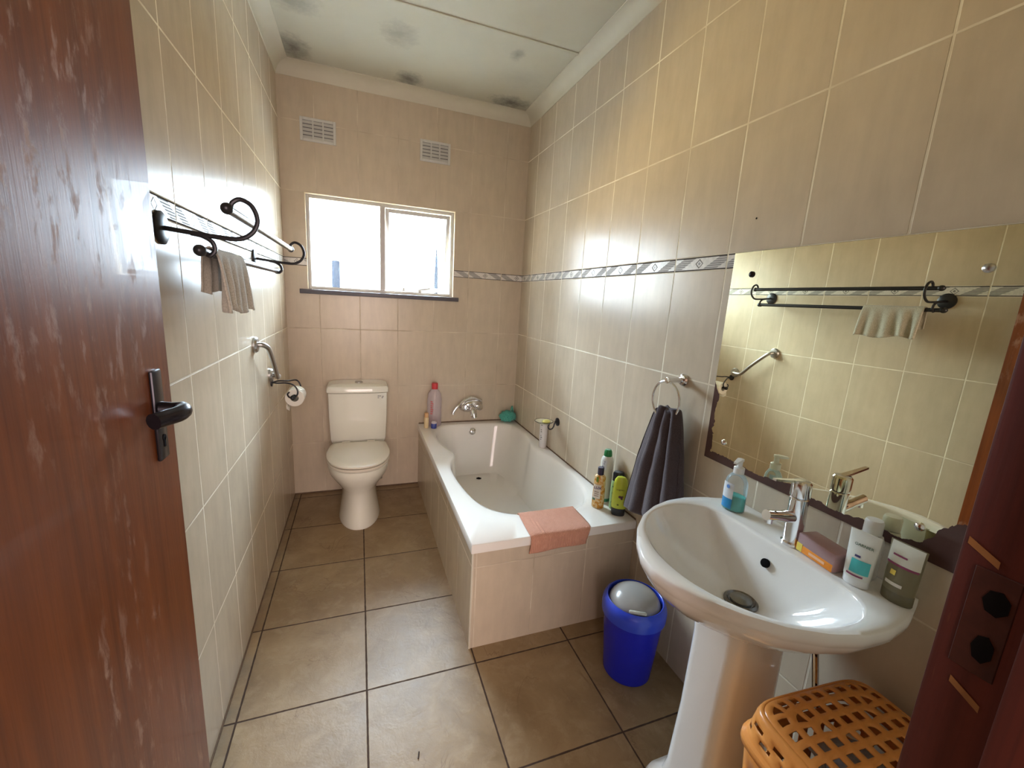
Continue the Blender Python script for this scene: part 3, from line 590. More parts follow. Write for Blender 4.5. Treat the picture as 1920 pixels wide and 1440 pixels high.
for z0_, y0_ in ((1.276, -0.004), (1.158, -0.016)):
    bm = B(); dz = -0.012
    loft(bm, [[(DX1-0.0008, YF+y0_+0.002-0.0075*k, z0_+dz*k*0.35), (DX1-0.0008, YF+y0_+0.002-0.0075*k, z0_-0.006+dz*k*0.35)] for k in (0, 1, 2, 2.6)], closed=False); s_ = new('bare_wood_patch', bm, M['pale_wood']); s_.parent = df
# ------------------------------------------------------------------ mirror
mi = thing('wall_mirror', 'large unframed wall mirror above the basin with corroded silvering', 'mirror', (W, -2.33, 1.28))
bm = B(); box(bm, (W-0.007, -2.686, 0.925), (W-0.002, -1.990, 1.636), 0.0008, 1); part('glass', bm, M['mirror'], mi, smooth=False)
for y, z, m_ in ((-2.068, 1.565, 'black'), (-2.612, 1.556, 'steel'), (-2.065, 1.003, 'chrome'), (-2.613, 0.994, 'chrome')):
    bm = B(); lathe(bm, [(0.0085, 0), (0.0095, 0.003), (0.007, 0.006), (0.002, 0.0075)], (W-0.007, y, z), (-1, 0, 0), 20); part('mirror_screw', bm, M[m_], mi)
# ------------------------------------------------------------------ basin
YC = -2.392
bs = thing('wash_basin', 'white oval pedestal wash basin under the mirror', 'basin', (1.40, YC, 0))
half = [(0, 1.093), (0.06, 1.104), (0.12, 1.136), (0.18, 1.182), (0.23, 1.238), (0.27, 1.31), (0.292, 1.38), (0.297, 1.45), (0.288, 1.52), (0.265, 1.59), (0.25, 1.628)]
op = [(x, YC+d) for d, x in half]+[(x, YC-d) for d, x in reversed(half[1:])]
hin = [(0, 1.148), (0.08, 1.158), (0.15, 1.19), (0.208, 1.24), (0.245, 1.30), (0.258, 1.37), (0.248, 1.44), (0.205, 1.488), (0.13, 1.497), (0, 1.497)]
ip = spline_poly([(x, YC+d) for d, x in hin]+[(x, YC-d) for d, x in reversed(hin[1:-1])], 4)
cc = (1.36, YC); na = 128; A = [2*PI*k/na-PI for k in range(na)]+[math.atan2(s*0.25, 1.628-1.36) for s in (-1, 1)]; A.sort()
O_ = resample(op, cc, A); I_ = resample(ip, cc, A)
U_ = [(min(1.628, 1.40+(x-1.40)*0.42), YC+(y-YC)*0.36) for x, y in O_]
Fl = [(1.405+(x-1.36)*0.16, YC+(y-YC)*0.13) for x, y in I_]
cc2 = (1.405, YC)
rings = [L3(U_, O_, 0.0, 0.665), L3(U_, O_, 0.30, 0.690), L3(U_, O_, 0.62, 0.725), L3(U_, O_, 0.85, 0.765), L3(U_, O_, 0.955, 0.795), L3(U_, O_, 0.962, 0.800), L3(U_, O_, 0.985, 0.804), L3(U_, O_, 1.0, 0.818), L3(U_, O_, 0.998, 0.829), L3(O_, I_, 0.10, 0.834), L3(O_, I_, 0.45, 0.834), L3(O_, I_, 0.93, 0.833), L3(O_, I_, 0.99, 0.831), L3(I_, Fl, 0.015, 0.827), L3(I_, Fl, 0.04, 0.818)]+[L3(I_, Fl, 0.04+0.96*k/10, 0.677+0.141*(1-k/10)**1.8) for k in range(1, 11)]+[L3(I_, Fl, 1.01, 0.675)]+[L3(Fl, [cc2]*len(Fl), 0.5, 0.674)]
bm = B(); loft(bm, rings); part('bowl', bm, M['porc'], bs, auto=60)
bm = B()
def ped(x0, x1, hw, z, r=0.035): return [(x, y, z) for x, y in rrect((x1-x0)/2, hw, r, 7, (x0+x1)/2, YC+0.008)]
loft(bm, [ped(1.275, 1.56, 0.125, 0.0), ped(1.280, 1.56, 0.118, 0.02), ped(1.300, 1.555, 0.088, 0.045), ped(1.308, 1.55, 0.080, 0.09), ped(1.320, 1.54, 0.075, 0.3), ped(1.330, 1.53, 0.078, 0.55), ped(1.325, 1.54, 0.084, 0.63), ped(1.32, 1.55, 0.09, 0.664)])
part('pedestal', bm, M['porc'], bs)
bm = B(); lathe(bm, [(0.042, 0), (0.042, 0.006), (0.036, 0.010), (0.031, 0.006)], (1.404, YC, 0.677), n=28); pg = part('waste_ring', bm, mat('dark_chrome', (0.22, 0.22, 0.22), 0.2, 1.0), bs)
bm = B(); lathe(bm, [(0.026, 0), (0.027, 0.006), (0.018, 0.011), (0.003, 0.013)], (1.404, YC, 0.682), n=24); part('plug', bm, mat('dull_plug', (0.25, 0.25, 0.24), 0.3, 0.8), pg)
bm = B(); lathe(bm, [(0.012, -0.002), (0.012, 0.0035), (0.009, 0.0045)], (1.478, YC+0.005, 0.778), (-1, 0, 0.45), 20); part('overflow_hole', bm, M['hole'], bs)
bm = B(); tube(bm, smooth_path([(1.60, -2.53, 0.40), (1.58, -2.52, 0.44), (1.56, -2.50, 0.60), (1.56, -2.46, 0.72)], 5), 0.008, 10); ball(bm, (1.605, -2.53, 0.40), 0.018); part('supply_pipe', bm, M['chrome'], bs)
# basin tap
bt = thing('basin_mixer', 'chrome single lever mixer tap on the basin deck', 'tap', (1.545, -2.398, 0.834)); bt.scale = (1.0, 1.0, 1.13)
ax = Vector((-0.04, 0, 1)).normalized()
bm = B(); lathe(bm, [(0.027, -0.002), (0.027, 0.006), (0.0235, 0.010), (0.0225, 0.095), (0.0225, 0.118), (0.020, 0.121)], (1.548, -2.398, 0.834), ax, 32); part('body', bm, M['chrome'], bt)
bm = B(); p0 = Vector((1.535, -2.398, 0.905)); p1 = Vector((1.430, -2.398, 0.922))
tube(bm, smooth_path([p0, p0.lerp(p1, 0.5), p1], 4), [0.0145]*4+[0.0125]*5, 18); lathe(bm, [(0.010, 0), (0.010, 0.012)], p1+Vector((0.012, 0, -0.020)), (0, 0, 1), 16); part('spout', bm, M['chrome'], bt)
bm = B(); lathe(bm, [(0.0235, 0.0), (0.0240, 0.004), (0.0235, 0.034), (0.020, 0.038), (0.004, 0.039)], (1.5435, -2.398, 0.957), ax, 32); loft(bm, [[(1.545, -2.404, 0.990), (1.545, -2.388, 0.990), (1.545, -2.388, 0.996), (1.545, -2.404, 0.996)], [(1.440, -2.400, 1.004), (1.440, -2.390, 1.004), (1.440, -2.390, 1.009), (1.440, -2.400, 1.009)]])
part('lever', bm, M['chrome'], bt)
# hand soap pump bottle
SBX, SBY = 1.545, -2.205
sp = thing('soap_pump_bottle', 'clear hand soap pump bottle with teal liquid on the basin corner', 'soap bottle', (SBX, SBY, 0.8345), facing(SBX, SBY, -0.35))
def orings(prof, sy=0.68, n=36): return [[(r*math.cos(t), r*sy*math.sin(t), z) for t in (2*PI*k/n for k in range(n))] for r, z in prof]
bm = B(); loft(bm, orings([(0.030, 0.0), (0.0335, 0.004), (0.0335, 0.085), (0.031, 0.100), (0.022, 0.115), (0.013, 0.121), (0.012, 0.128)]), cap1=False); part('bottle', bm, M['clear'], sp, world=False)
bm = B(); loft(bm, orings([(0.028, 0.002), (0.0318, 0.005), (0.0318, 0.048), (0.030, 0.050)], 0.66)); part('liquid', bm, M['teal_liq'], sp, world=False)
bm = B(); lathe(bm, [(0.0155, 0.122), (0.0155, 0.140), (0.010, 0.143), (0.0075, 0.144), (0.0075, 0.160), (0.010, 0.162), (0.010, 0.168), (0.003, 0.170)], n=24)
loft(bm, [[(-0.008, -0.006, 0.160), (0.008, -0.006, 0.160), (0.008, -0.006, 0.169), (-0.008, -0.006, 0.169)], [(-0.005, -0.036, 0.158), (0.005, -0.036, 0.158), (0.005, -0.036, 0.164), (-0.005, -0.036, 0.164)]]); part('pump_head', bm, M['white'], sp, world=False)
def label_patch(r, sy, a0, a1, z0, z1, off=0.0006, n=14, nz=4):
    bm = B(); loft(bm, [[((r+off)*math.cos(a0+(a1-a0)*k/n), (r+off)*sy*math.sin(a0+(a1-a0)*k/n)-off*0.3, z0+(z1-z0)*j/nz) for k in range(n+1)] for j in range(nz+1)], closed=False); return bm
D = math.radians
bm = label_patch(0.0335, 0.68, D(200), D(275), 0.040, 0.090, off=0.001); lb = part('label', bm, mat('soap_label', (0.72, 0.77, 0.82), 0.4), sp, world=False)
bm = label_patch(0.0335, 0.68, D(205), D(275), 0.008, 0.040, off=0.001); part('label', bm, mat('soap_label_blue', (0.02, 0.28, 0.62), 0.35), sp, world=False)
bm = B(); lathe(bm, [(0.006, 0), (0.006, 0.0006)], (-0.014, -0.0228, 0.078), (-0.35, -1, 0), 16); part('round_logo', bm, mat('logo_blue', (0.12, 0.30, 0.72), 0.4), lb, world=False)
# wrapped soap pack
ks = thing('soap_pack', 'pink and orange wrapped soap pack lying beside the tap', 'soap', (1.550, -2.478, 0.8345), D(-9))
bm = B(); box(bm, (-0.028, -0.052, 0.0), (0.028, 0.052, 0.050), 0.004); part('clear_wrapper', bm, M['wrap'], ks, world=False)
bm = B(); box(bm, (-0.025, -0.049, 0.020), (0.025, 0.049, 0.044), 0.004); part('soap_bar', bm, mat('pink_soap', (0.62, 0.27, 0.27), 0.5), ks, world=False)
bm = B(); box(bm, (-0.0285, -0.050, 0.001), (0.0285, 0.0525, 0.022), 0.002); pb = part('orange_band', bm, mat('orange_print', (0.90, 0.30, 0.03), 0.4, var=0.15, nscale=60), ks, world=False)
bm = B(); box(bm, (-0.0290, 0.034, 0.002), (-0.0286, 0.050, 0.024)); part('yellow_flash', bm, mat('yellow_print', (0.85, 0.68, 0.12), 0.4), pb, world=False)
bm = B(); box(bm, (-0.0291, -0.030, 0.0085), (-0.0286, 0.014, 0.0155), 0.0002, 1); part('print', bm, mat('pale_print', (0.88, 0.52, 0.32), 0.5), pb, world=False)
# white bottle behind the tube
wb = thing('lotion_bottle', 'tall white cosmetic bottle with round cap against the mirror', 'bottle', (1.588, -2.548, 0.8345), facing(1.588, -2.548))
bm = B(); loft(bm, orings([(0.024, 0), (0.026, 0.004), (0.026, 0.095), (0.022, 0.108), (0.0135, 0.112)], 0.8)); part('bottle', bm, M['white'], wb, world=False)
bm = B(); lathe(bm, [(0.0185, 0.112), (0.0185, 0.140), (0.016, 0.146), (0.003, 0.147)], n=28); part('cap', bm, M['white'], wb, world=False)
bm = label_patch(0.026, 0.8, D(185), D(255), 0.035, 0.09); part('label', bm, mat('pale_blue_label', (0.45, 0.70, 0.88), 0.4), wb, world=False)
def squeeze(name, label, x, y, tilt, m_body, m_cap, hw, d, h, capr, caph):
    t = thing(name, label, 'tube', (x, y, 0.8345), facing(x, y, tilt))
    bm = B(); n = 36; rings = []
    for k in range(9):
        s = k/8; a = hw*(0.86+0.14*s); b = d*(1-s)**0.75+0.0012; z = caph+(h-caph)*s
        rings.append([(a*math.cos(q), b*math.sin(q), z) for q in (2*PI*j/n for j in range(n))])
    loft(bm, rings); part('tube', bm, m_body, t, world=False)
    bm = B(); loft(bm, orings([(capr, 0), (capr+0.001, 0.002), (capr+0.001, caph-0.002), (capr, caph)], d/hw)); part('cap', bm, m_cap, t, world=False)
    return t
def tubeface(hw, d, h, caph, x0, x1, z0, z1, off=0.0009):      # patch that lies on the front of a tube
    bm = B(); rows = []
    for j in range(7):
        z = z0+(z1-z0)*j/6; s = (z-caph)/(h-caph); a = hw*(0.86+0.14*s); b = d*(1-s)**0.75+0.0012; row = []
        for k in range(9):
            x = x0+(x1-x0)*k/8; row.append((x, -b*math.sqrt(max(0, 1-(x/a)**2))-off, z))
        rows.append(row)
    loft(bm, rows, closed=False); return bm
HW, DD, HT, CH = 0.030, 0.019, 0.130, 0.020
ct = squeeze('cream_tube', 'white cream tube with a teal panel standing on its cap', 1.532, -2.566, -0.30, mat('cream_tube_white', (0.76, 0.77, 0.71), 0.3, var=0.02), M['white'], HW, DD, HT, 0.024, CH)
bm = tubeface(HW, DD, HT, CH, -0.012, 0.023, 0.034, 0.066); part('teal_panel', bm, mat('teal_print', (0.08, 0.55, 0.56), 0.4), ct, world=False)
bm = tubeface(HW, DD, HT, CH, -0.016, 0.016, 0.026, 0.030); part('plum_line', bm, mat('plum_print', (0.26, 0.05, 0.12), 0.4), ct, world=False)
bm = tubeface(HW, DD, HT, CH, -0.008, 0.003, 0.071, 0.076); part('dark_badge', bm, mat('navy_print', (0.06, 0.05, 0.16), 0.4), ct, world=False)
text('GARNIER', 0.0088, (0.004, -0.0094, 0.100), (D(84), 0, 0), mat('green_ink', (0.05, 0.12, 0.06), 0.5), ct)
HW2, DD2, HT2 = 0.033, 0.021, 0.135
gt = squeeze('gel_tube', 'translucent green gel tube with a plum line at the basin edge', 1.560, -2.632, -0.38, M['gel'], mat('olive_cap', (0.22, 0.20, 0.12), 0.25, trans=0.3), HW2, DD2, HT2, 0.028, 0.026)
bm = B(); n = 30; rings = []
for k in range(6):
    s = k/5*0.62; a = (HW2-0.002)*(0.86+0.14*s); b = (DD2-0.002)*(1-s)**0.75; rings.append([(a*math.cos(q), b*math.sin(q), 0.028+(HT2-0.026)*s) for q in (2*PI*j/n for j in range(n))])
loft(bm, rings); part('gel', bm, mat('olive_gel', (0.36, 0.33, 0.18), 0.2, trans=0.4), gt, world=False)
bm = tubeface(HW2, DD2, HT2, 0.026, -0.029, 0.0295, 0.088, 0.134); part('white_panel', bm, mat('white_print', (0.70, 0.70, 0.60), 0.35, var=0.1), gt, world=False)
bm = tubeface(HW2, DD2, HT2, 0.026, -0.028, 0.0285, 0.083, 0.088, 0.0012); part('plum_line', bm, MATS['plum_print'], gt, world=False)
bm = tubeface(HW2, DD2, HT2, 0.026, -0.020, 0.006, 0.104, 0.108, 0.0016); part('plum_bar', bm, MATS['plum_print'], gt, world=False)
bm = tubeface(HW2, DD2, HT2, 0.026, -0.020, 0.012, 0.040, 0.047, 0.0016); part('pale_bar', bm, mat('pale_print2', (0.72, 0.68, 0.58), 0.4), gt, world=False)
bm = tubeface(HW2, DD2, HT2, 0.026, -0.015, -0.005, 0.062, 0.073, 0.0016); part('yellow_dot', bm, MATS['yellow_print'], gt, world=False)
# ------------------------------------------------------------------ towel ring and dark towel
RY_, RZ_ = -1.835, 1.176
tg = thing('towel_ring', 'round chrome towel ring beside the mirror', 'towel ring', (W, RY_, RZ_))
bm = B(); lathe(bm, [(0.024, 0), (0.024, 0.008), (0.019, 0.014), (0.010, 0.016), (0.010, 0.070), (0.012, 0.072), (0.012, 0.084), (0.004, 0.086)], (W, RY_, RZ_), (-1, 0, 0), 28); part('wall_mount', bm, M['chrome'], tg)
bm = B(); RR = 0.075; rc = Vector((W-0.078, RY_, RZ_-RR-0.004)); n = 64; m = 12; vs_ = [[bm.verts.new(rc+Vector((0.0045*math.sin(b), math.cos(a)*(RR+0.0045*math.cos(b)), math.sin(a)*(RR+0.0045*math.cos(b))))) for b in (2*PI*j/m for j in range(m))] for a in (2*PI*k/n for k in range(n))]
for i in range(n):
    for j in range(m): bm.faces.new((vs_[i][j], vs_[(i+1) % n][j], vs_[(i+1) % n][(j+1) % m], vs_[i][(j+1) % m]))
part('ring', bm, M['chrome'], tg)
bm = B(); rows = []; n = 200
for j in range(34):
    s = j/33; z = 1.070-s*0.46; wy = 0.060+0.115*s**0.8; cy_ = -1.842+0.030*s; row = []
    tk = 0.026+0.012*s
    for k in range(n):
        a = 2*PI*k/n; ca, sa = math.cos(a), math.sin(a)
        fold = 0.017*math.sin(ca*6.2+0.5+0.8*s)*(0.35+0.65*s)+0.005*math.sin(ca*13+2.0-1.5*s)*(1 if sa < 0 else -1)
        if ca < 0.5 and sa < 0:
            uu = (0.5-ca)/1.5*3*PI+0.35*math.sin(s*2.2); fold = 0.030*abs(math.sin(uu))**0.7*(0.5+0.5*s)-0.012
        elif sa < 0: fold = -0.012-0.006*(ca-0.5)
        y = cy_+wy*math.copysign(abs(ca)**0.9, ca); x = 1.563-tk*abs(sa)**0.55*(-1 if sa > 0 else 1)-(fold if sa < 0 else 0.004*math.sin(ca*8))
        zz = z
        if j < 4: zz = z+0.012*math.sin(ca*5)*(1-j/4); x = 1.555+(x-1.555)*(0.75+0.07*j)
        if s > 0.55: zz -= (s-0.55)*0.14*max(0, ca)
        x = min(x, 1.615); row.append((x+0.003*noise.noise((ca*4, s*7, sa)), y, zz))
    rows.append(row)
loft(bm, rows); solo('hand_towel', bm, M['towel'], 'dark brown hand towel hanging through the chrome ring', 'towel', (1.57, -1.85, 0.85), auto=80, mods=[('SUBSURF', dict(levels=1, render_levels=1))])
# ------------------------------------------------------------------ soap dish on the right wall over the bath
sd = thing('soap_dish_holder', 'dark iron scroll holder on the right wall above the bath', 'holder', (W, -0.80, 0.695))
bm = B(); lathe(bm, [(0.026, 0), (0.026, 0.007), (0.018, 0.010), (0.006, 0.013)], (W, -0.80, 0.700), (-1, 0, 0), 24); ball(bm, (W-0.016, -0.80, 0.700), 0.008); part('wall_plate', bm, M['iron'], sd)
bm = B(); tube(bm, smooth_path([(W-0.010, -0.80, 0.700), (W-0.022, -0.80, 0.690), (W-0.028, -0.80, 0.670), (W-0.040, -0.80, 0.655), (W-0.058, -0.80, 0.656), (W-0.066, -0.80, 0.672), (W-0.058, -0.80, 0.690), (W-0.064, -0.80, 0.694)], 6), 0.0045, 8); part('scroll', bm, M['iron'], sd)
dish = thing('soap_dish', 'cream enamel soap dish with a dark rim on the iron holder', 'soap dish', (1.535, -0.80, 0.69))
bm = B(); lathe(bm, [(0.020, -0.010), (0.035, -0.007), (0.056, 0.006), (0.0575, 0.0075), (0.055, 0.0085), (0.034, -0.003), (0.004, -0.005)], (1.532, -0.80, 0.703), n=36); part('saucer', bm, mat('cream_enamel', (0.70, 0.66, 0.52), 0.15), dish)
bm = B(); R2 = 0.0575; vs_ = [[bm.verts.new((1.532+math.cos(a)*(R2+0.002*math.cos(b)), -0.80+math.sin(a)*(R2+0.002*math.cos(b)), 0.7105+0.002*math.sin(b))) for b in (PI/3*j for j in range(6))] for a in (2*PI*k/40 for k in range(40))]
for i in range(40):
    for j in range(6): bm.faces.new((vs_[i][j], vs_[(i+1) % 40][j], vs_[(i+1) % 40][(j+1) % 6], vs_[i][(j+1) % 6]))
part('rim', bm, M['black'], dish)
bm = B(); ball(bm, (1.545, -0.805, 0.709), 0.028, (1.0, 0.75, 0.42)); solo('soap_bar', bm, mat('yellow_soap', (0.75, 0.70, 0.22), 0.4), 'yellow bar of soap lying in the enamel dish', 'soap', (1.545, -0.805, 0.70))
cu = thing('enamel_cup', 'tall white cylinder with faint dark lettering under the soap dish', 'container', (1.596, -0.670, 0.486))
bm = B(); lathe(bm, [(0.0235, 0.486), (0.025, 0.489), (0.027, 0.655), (0.026, 0.657)], (1.596, -0.670, 0), n=28); part('cup', bm, mat('white_enamel', (0.74, 0.70, 0.68), 0.2, var=0.03), cu)
fx = facing(1.596, -0.670); 
for k, (wd_, z_) in enumerate(((0.006, 0.168), (0.010, 0.158), (0.007, 0.125), (0.009, 0.112), (0.006, 0.085), (0.012, 0.073), (0.008, 0.060))):
    bm = label_patch(0.0262, 1.0, fx-PI/2-0.75, fx-PI/2-0.75+wd_/0.026, 0, 0.005, off=0.0008, nz=1); bmesh.ops.translate(bm, verts=bm.verts, vec=(0, 0, z_)); part('print', bm, mat('dark_ink', (0.08, 0.07, 0.07), 0.6), cu, world=False)
# ------------------------------------------------------------------ things on the bath rim
def cyl_bottle(name, label, x, y, z, parts_, rz=0.0, cat='bottle'):
    t = thing(name, label, cat, (x, y, z), rz); k_ = {'blue_jar': 1.0, 'cream_spray_bottle': 1.0, 'bubble_bath_bottle': 1.08}.get(name, 1.12); t.scale = (k_, k_, k_)
    for nm, prof, m_, sy in parts_:
        bm = B(); loft(bm, orings(prof, sy, 28)); part(nm, bm, m_, t, world=False)
    return t
ZR = 0.485
b1 = cyl_bottle('bubble_bath_bottle', 'large clear bottle with red cap and a little red liquid', 0.968, -0.060, ZR, (
    ('bottle', [(0.044, 0), (0.049, 0.006), (0.049, 0.190), (0.044, 0.225), (0.030, 0.250), (0.020, 0.262)], M['clear_pink'], 0.75), ('liquid', [(0.042, 0.003), (0.0465, 0.008), (0.0465, 0.055), (0.045, 0.057)], M['red_liq'], 0.73), ('cap', [(0.021, 0.262), (0.0215, 0.300), (0.019, 0.303)], mat('red_cap', (0.62, 0.05, 0.06), 0.35), 1.0)), facing(0.968, -0.06))
for k in range(7):
    bm = label_patch(0.049, 0.75, D(238), D(256+3*(k % 3)), 0.090+0.014*k, 0.096+0.014*k, off=0.001, nz=1); part('red_print', bm, mat('red_ink', (0.55, 0.06, 0.06), 0.5), b1, world=False)
cyl_bottle('cream_spray_bottle', 'slim cream bottle with peach cap at the bath corner', 0.902, -0.115, ZR, (
    ('bottle', [(0.016, 0), (0.0175, 0.003), (0.0175, 0.078), (0.014, 0.082)], mat('cream_bottle', (0.72, 0.56, 0.32), 0.4), 0.8), ('cap', [(0.0150, 0.082), (0.0155, 0.112), (0.013, 0.115)], mat('peach_cap', (0.72, 0.42, 0.20), 0.4), 0.85)))
bj = cyl_bottle('blue_jar', 'small blue jar with a pale lid in front of the clear bottle', 0.955, -0.128, ZR, (
    ('jar', [(0.020, 0), (0.021, 0.003), (0.021, 0.034), (0.019, 0.037)], mat('blue_jar', (0.04, 0.06, 0.28), 0.3), 1.0), ('lid', [(0.0205, 0.037), (0.0205, 0.047), (0.015, 0.053)], mat('pale_lid', (0.62, 0.56, 0.60), 0.4), 1.0)), 0, 'jar')
# loofah: ruffled net ball
bm = B(); bmesh.ops.create_icosphere(bm, subdivisions=5, radius=1.0)
for v in bm.verts:
    d = v.co.normalized(); q = abs(noise.noise(d*6))*0.5+abs(noise.noise(d*14+Vector((3, 1, 2))))*0.35
    v.co = Vector((1.556, -0.062, 0.533))+Vector((d.x*0.066, d.y*0.052, d.z*0.045))*(0.82+q*0.75)
    v.co.y = min(v.co.y, -0.004); v.co.x = min(v.co.x, W-0.006); v.co.z = max(v.co.z, 0.487)
lf = thing('bath_puff', 'teal net bath puff in the far corner of the bath', 'bath puff', (1.556, -0.062, ZR)); part('net', bm, M['net'], lf, auto=180)
bm = B(); tube(bm, smooth_path([(1.585, -0.05, 0.57), (1.605, -0.02, 0.60), (1.612, -0.012, 0.585), (1.615, -0.03, 0.55)], 5), 0.006, 8); part('loop', bm, M['net'], lf)
# four bottles at the near right corner
def body_prof(r, h): return [(r*0.92, 0), (r, 0.004), (r, h-0.012), (r*0.82, h)]
t = cyl_bottle('shower_gel_bottle', 'yellow patterned shower gel bottle with a dark cap', 1.520, -1.500, ZR, (
    ('bottle', [(0.024, 0), (0.026, 0.004), (0.0255, 0.06), (0.024, 0.11), (0.023, 0.142), (0.015, 0.150)], (lambda: (lambda t_: t_.set(col=t_.mix(t_.ramp(t_.noise(t_.obj(), 75, 4, 0.6), 0.42, 0.58), (0.80, 0.62, 0.30), (0.62, 0.27, 0.02)), rough=0.25))(NT('yellow_floral_print')))(), 0.7), ('cap', [(0.013, 0.150), (0.0135, 0.180), (0.012, 0.182)], mat('navy_cap', (0.025, 0.02, 0.05), 0.3), 1.0)), facing(1.52, -1.50, -0.1))
bm = label_patch(0.0255, 0.7, D(215), D(290), 0.045, 0.108, off=0.0012); part('label', bm, mat('cream_label', (0.76, 0.72, 0.62), 0.4), t, world=False)
text('LUX', 0.0165, (-0.004, -0.0198, 0.094), (D(90), 0, D(-6)), mat('purple_ink', (0.07, 0.04, 0.16), 0.5), t, bold=True)
for k in range(3):
    bm = label_patch(0.0255, 0.7, D(228), D(275), 0.074-k*0.009, 0.077-k*0.009, off=0.0018, nz=1); part('print_line', bm, mat('brown_ink', (0.24, 0.16, 0.10), 0.5), t, world=False)
bm = label_patch(0.0255, 0.7, D(240), D(262), 0.120, 0.142, off=0.0006); part('leaf_print', bm, mat('leaf_green', (0.17, 0.30, 0.03), 0.4), t, world=False)
bm = label_patch(0.0255, 0.7, D(205), D(245), 0.036, 0.048, off=0.0008); part('leaf_print', bm, mat('deep_green', (0.05, 0.16, 0.09), 0.4), t, world=False)
t = cyl_bottle('aerosol_can', 'tall white aerosol can with a green cap behind the yellow bottle', 1.583, -1.452, ZR, (
    ('can', [(0.026, 0), (0.027, 0.004), (0.0275, 0.190), (0.024, 0.205), (0.017, 0.213)], mat('white_can', (0.72, 0.73, 0.68), 0.25, var=0.03), 1.0), ('cap', [(0.0175, 0.213), (0.0185, 0.216), (0.0165, 0.235), (0.012, 0.242), (0.003, 0.243)], mat('green_cap', (0.01, 0.20, 0.05), 0.3), 1.0), ('green_band', [(0.0276, 0.008), (0.0276, 0.022)], mat('green_band', (0.03, 0.22, 0.12), 0.3), 1.0)), facing(1.583, -1.452), 'spray can')
bm = label_patch(0.0276, 1.0, D(228), D(268), 0.155, 0.200, off=0.0006); lb = part('label', bm, mat('pale_label', (0.72, 0.78, 0.86), 0.4), t, world=False)
bm = B(); pts = [(-0.013+0.006*math.cos(a), -0.0258, 0.176+0.008*math.sin(a)) for a in (D(200)+D(260)*k/10 for k in range(11))]; tube(bm, pts, 0.0012, 6); ball(bm, (-0.010, -0.026, 0.192), 0.0022, n=8); part('logo', bm, mat('navy_logo', (0.02, 0.04, 0.14), 0.5), lb, world=False)
t = cyl_bottle('shampoo_bottle', 'pale green shampoo bottle with black cap behind the lime one', 1.598, -1.535, ZR, (
    ('bottle', [(0.026, 0), (0.028, 0.004), (0.0275, 0.115), (0.023, 0.128)], mat('pale_green_bottle', (0.36, 0.55, 0.25), 0.3), 0.75), ('cap', [(0.0235, 0.128), (0.0235, 0.160), (0.019, 0.168), (0.004, 0.169)], mat('black_cap', (0.012, 0.014, 0.02), 0.3), 0.8)), facing(1.598, -1.535))
for k in (0.03, 0.07, 0.1):
    bm = label_patch(0.0278, 0.75, D(225), D(245), k, k+0.008, off=0.0008, nz=1); part('print', bm, mat('dark_green_ink', (0.03, 0.12, 0.07), 0.5), t, world=False)
cx_, cy2 = 1.575, -1.590
t = thing('conditioner_bottle', 'lime green conditioner bottle standing on its black cap', 'bottle', (cx_, cy2, ZR), facing(cx_, cy2, 0.05)); t.scale = (1.12, 1.12, 1.12)
bm = B(); loft(bm, orings([(0.026, 0.0), (0.0275, 0.003), (0.029, 0.030), (0.0285, 0.032)], 0.62)); part('cap', bm, MATS['black_cap'], t, world=False)
bm = B(); loft(bm, orings([(0.029, 0.032), (0.031, 0.038), (0.031, 0.09), (0.0285, 0.135), (0.025, 0.155), (0.017, 0.167), (0.005, 0.171)], 0.55)); part('bottle', bm, mat('lime_bottle', (0.56, 0.66, 0.06), 0.3), t, world=False)
text('organics', 0.0095, (0.0, -0.0185, 0.118), (D(86), 0, 0), mat('olive_ink', (0.10, 0.13, 0.02), 0.5), t)
bm = B(); ball(bm, (0.001, -0.0172, 0.086), 0.0055, (1.2, 0.25, 1)); ball(bm, (0.008, -0.0168, 0.080), 0.0045, (1, 0.25, 1.3)); ball(bm, (0.010, -0.0165, 0.088), 0.004, (1.2, 0.25, 0.7)); part('olive_print', bm, mat('purple_print', (0.10, 0.035, 0.05), 0.5), t, world=False)
bm = B(); box(bm, (-0.008, -0.0180, 0.048), (-0.001, -0.0165, 0.053)); part('print', bm, MATS['olive_ink'], t, world=False)
# salmon cloth over the front rim
bm = B(); rows = []; nx = 40
prof = [(-1.452, 0.448), (-1.462, 0.470), (-1.474, 0.486), (-1.50, 0.4895), (-1.55, 0.4895), (-1.60, 0.4895), (-1.645, 0.489), (-1.664, 0.486), (-1.671, 0.475), (-1.671, 0.455), (-1.671, 0.435), (-1.669, 0.412)]
prof = [(v.x, v.y) for v in smooth_path([(a, b, 0) for a, b in prof], 4)]
for k in range(nx+1):
    s = k/nx; row = []
    for i, (y, z) in enumerate(prof):
        q = i/(len(prof)-1); x = 1.118+0.292*s-(0.022*q)+(0.020*q*s*-1)+0.004*math.sin(q*9+s*3)
        w = 0.006*math.exp(-((s-0.22)/0.13)**2)*abs(math.sin(s*55+q*3))*math.exp(-((q-0.45)/0.2)**2)+0.0012*abs(noise.noise((s*8, q*6, 0)))
        row.append((x, y-(0.003*math.sin(s*9) if q > 0.75 else 0)-(0.0), z+w+(0.006*s*q if q > 0.9 else 0)))
    rows.append(row)
loft(bm, rows, closed=False); solo('salmon_cloth', bm, M['mat_pink'], 'salmon pink waffle cloth laid over the near end of the bath', 'cloth', (1.25, -1.57, 0.487), mods=[('SOLIDIFY', dict(thickness=0.003, offset=1))])
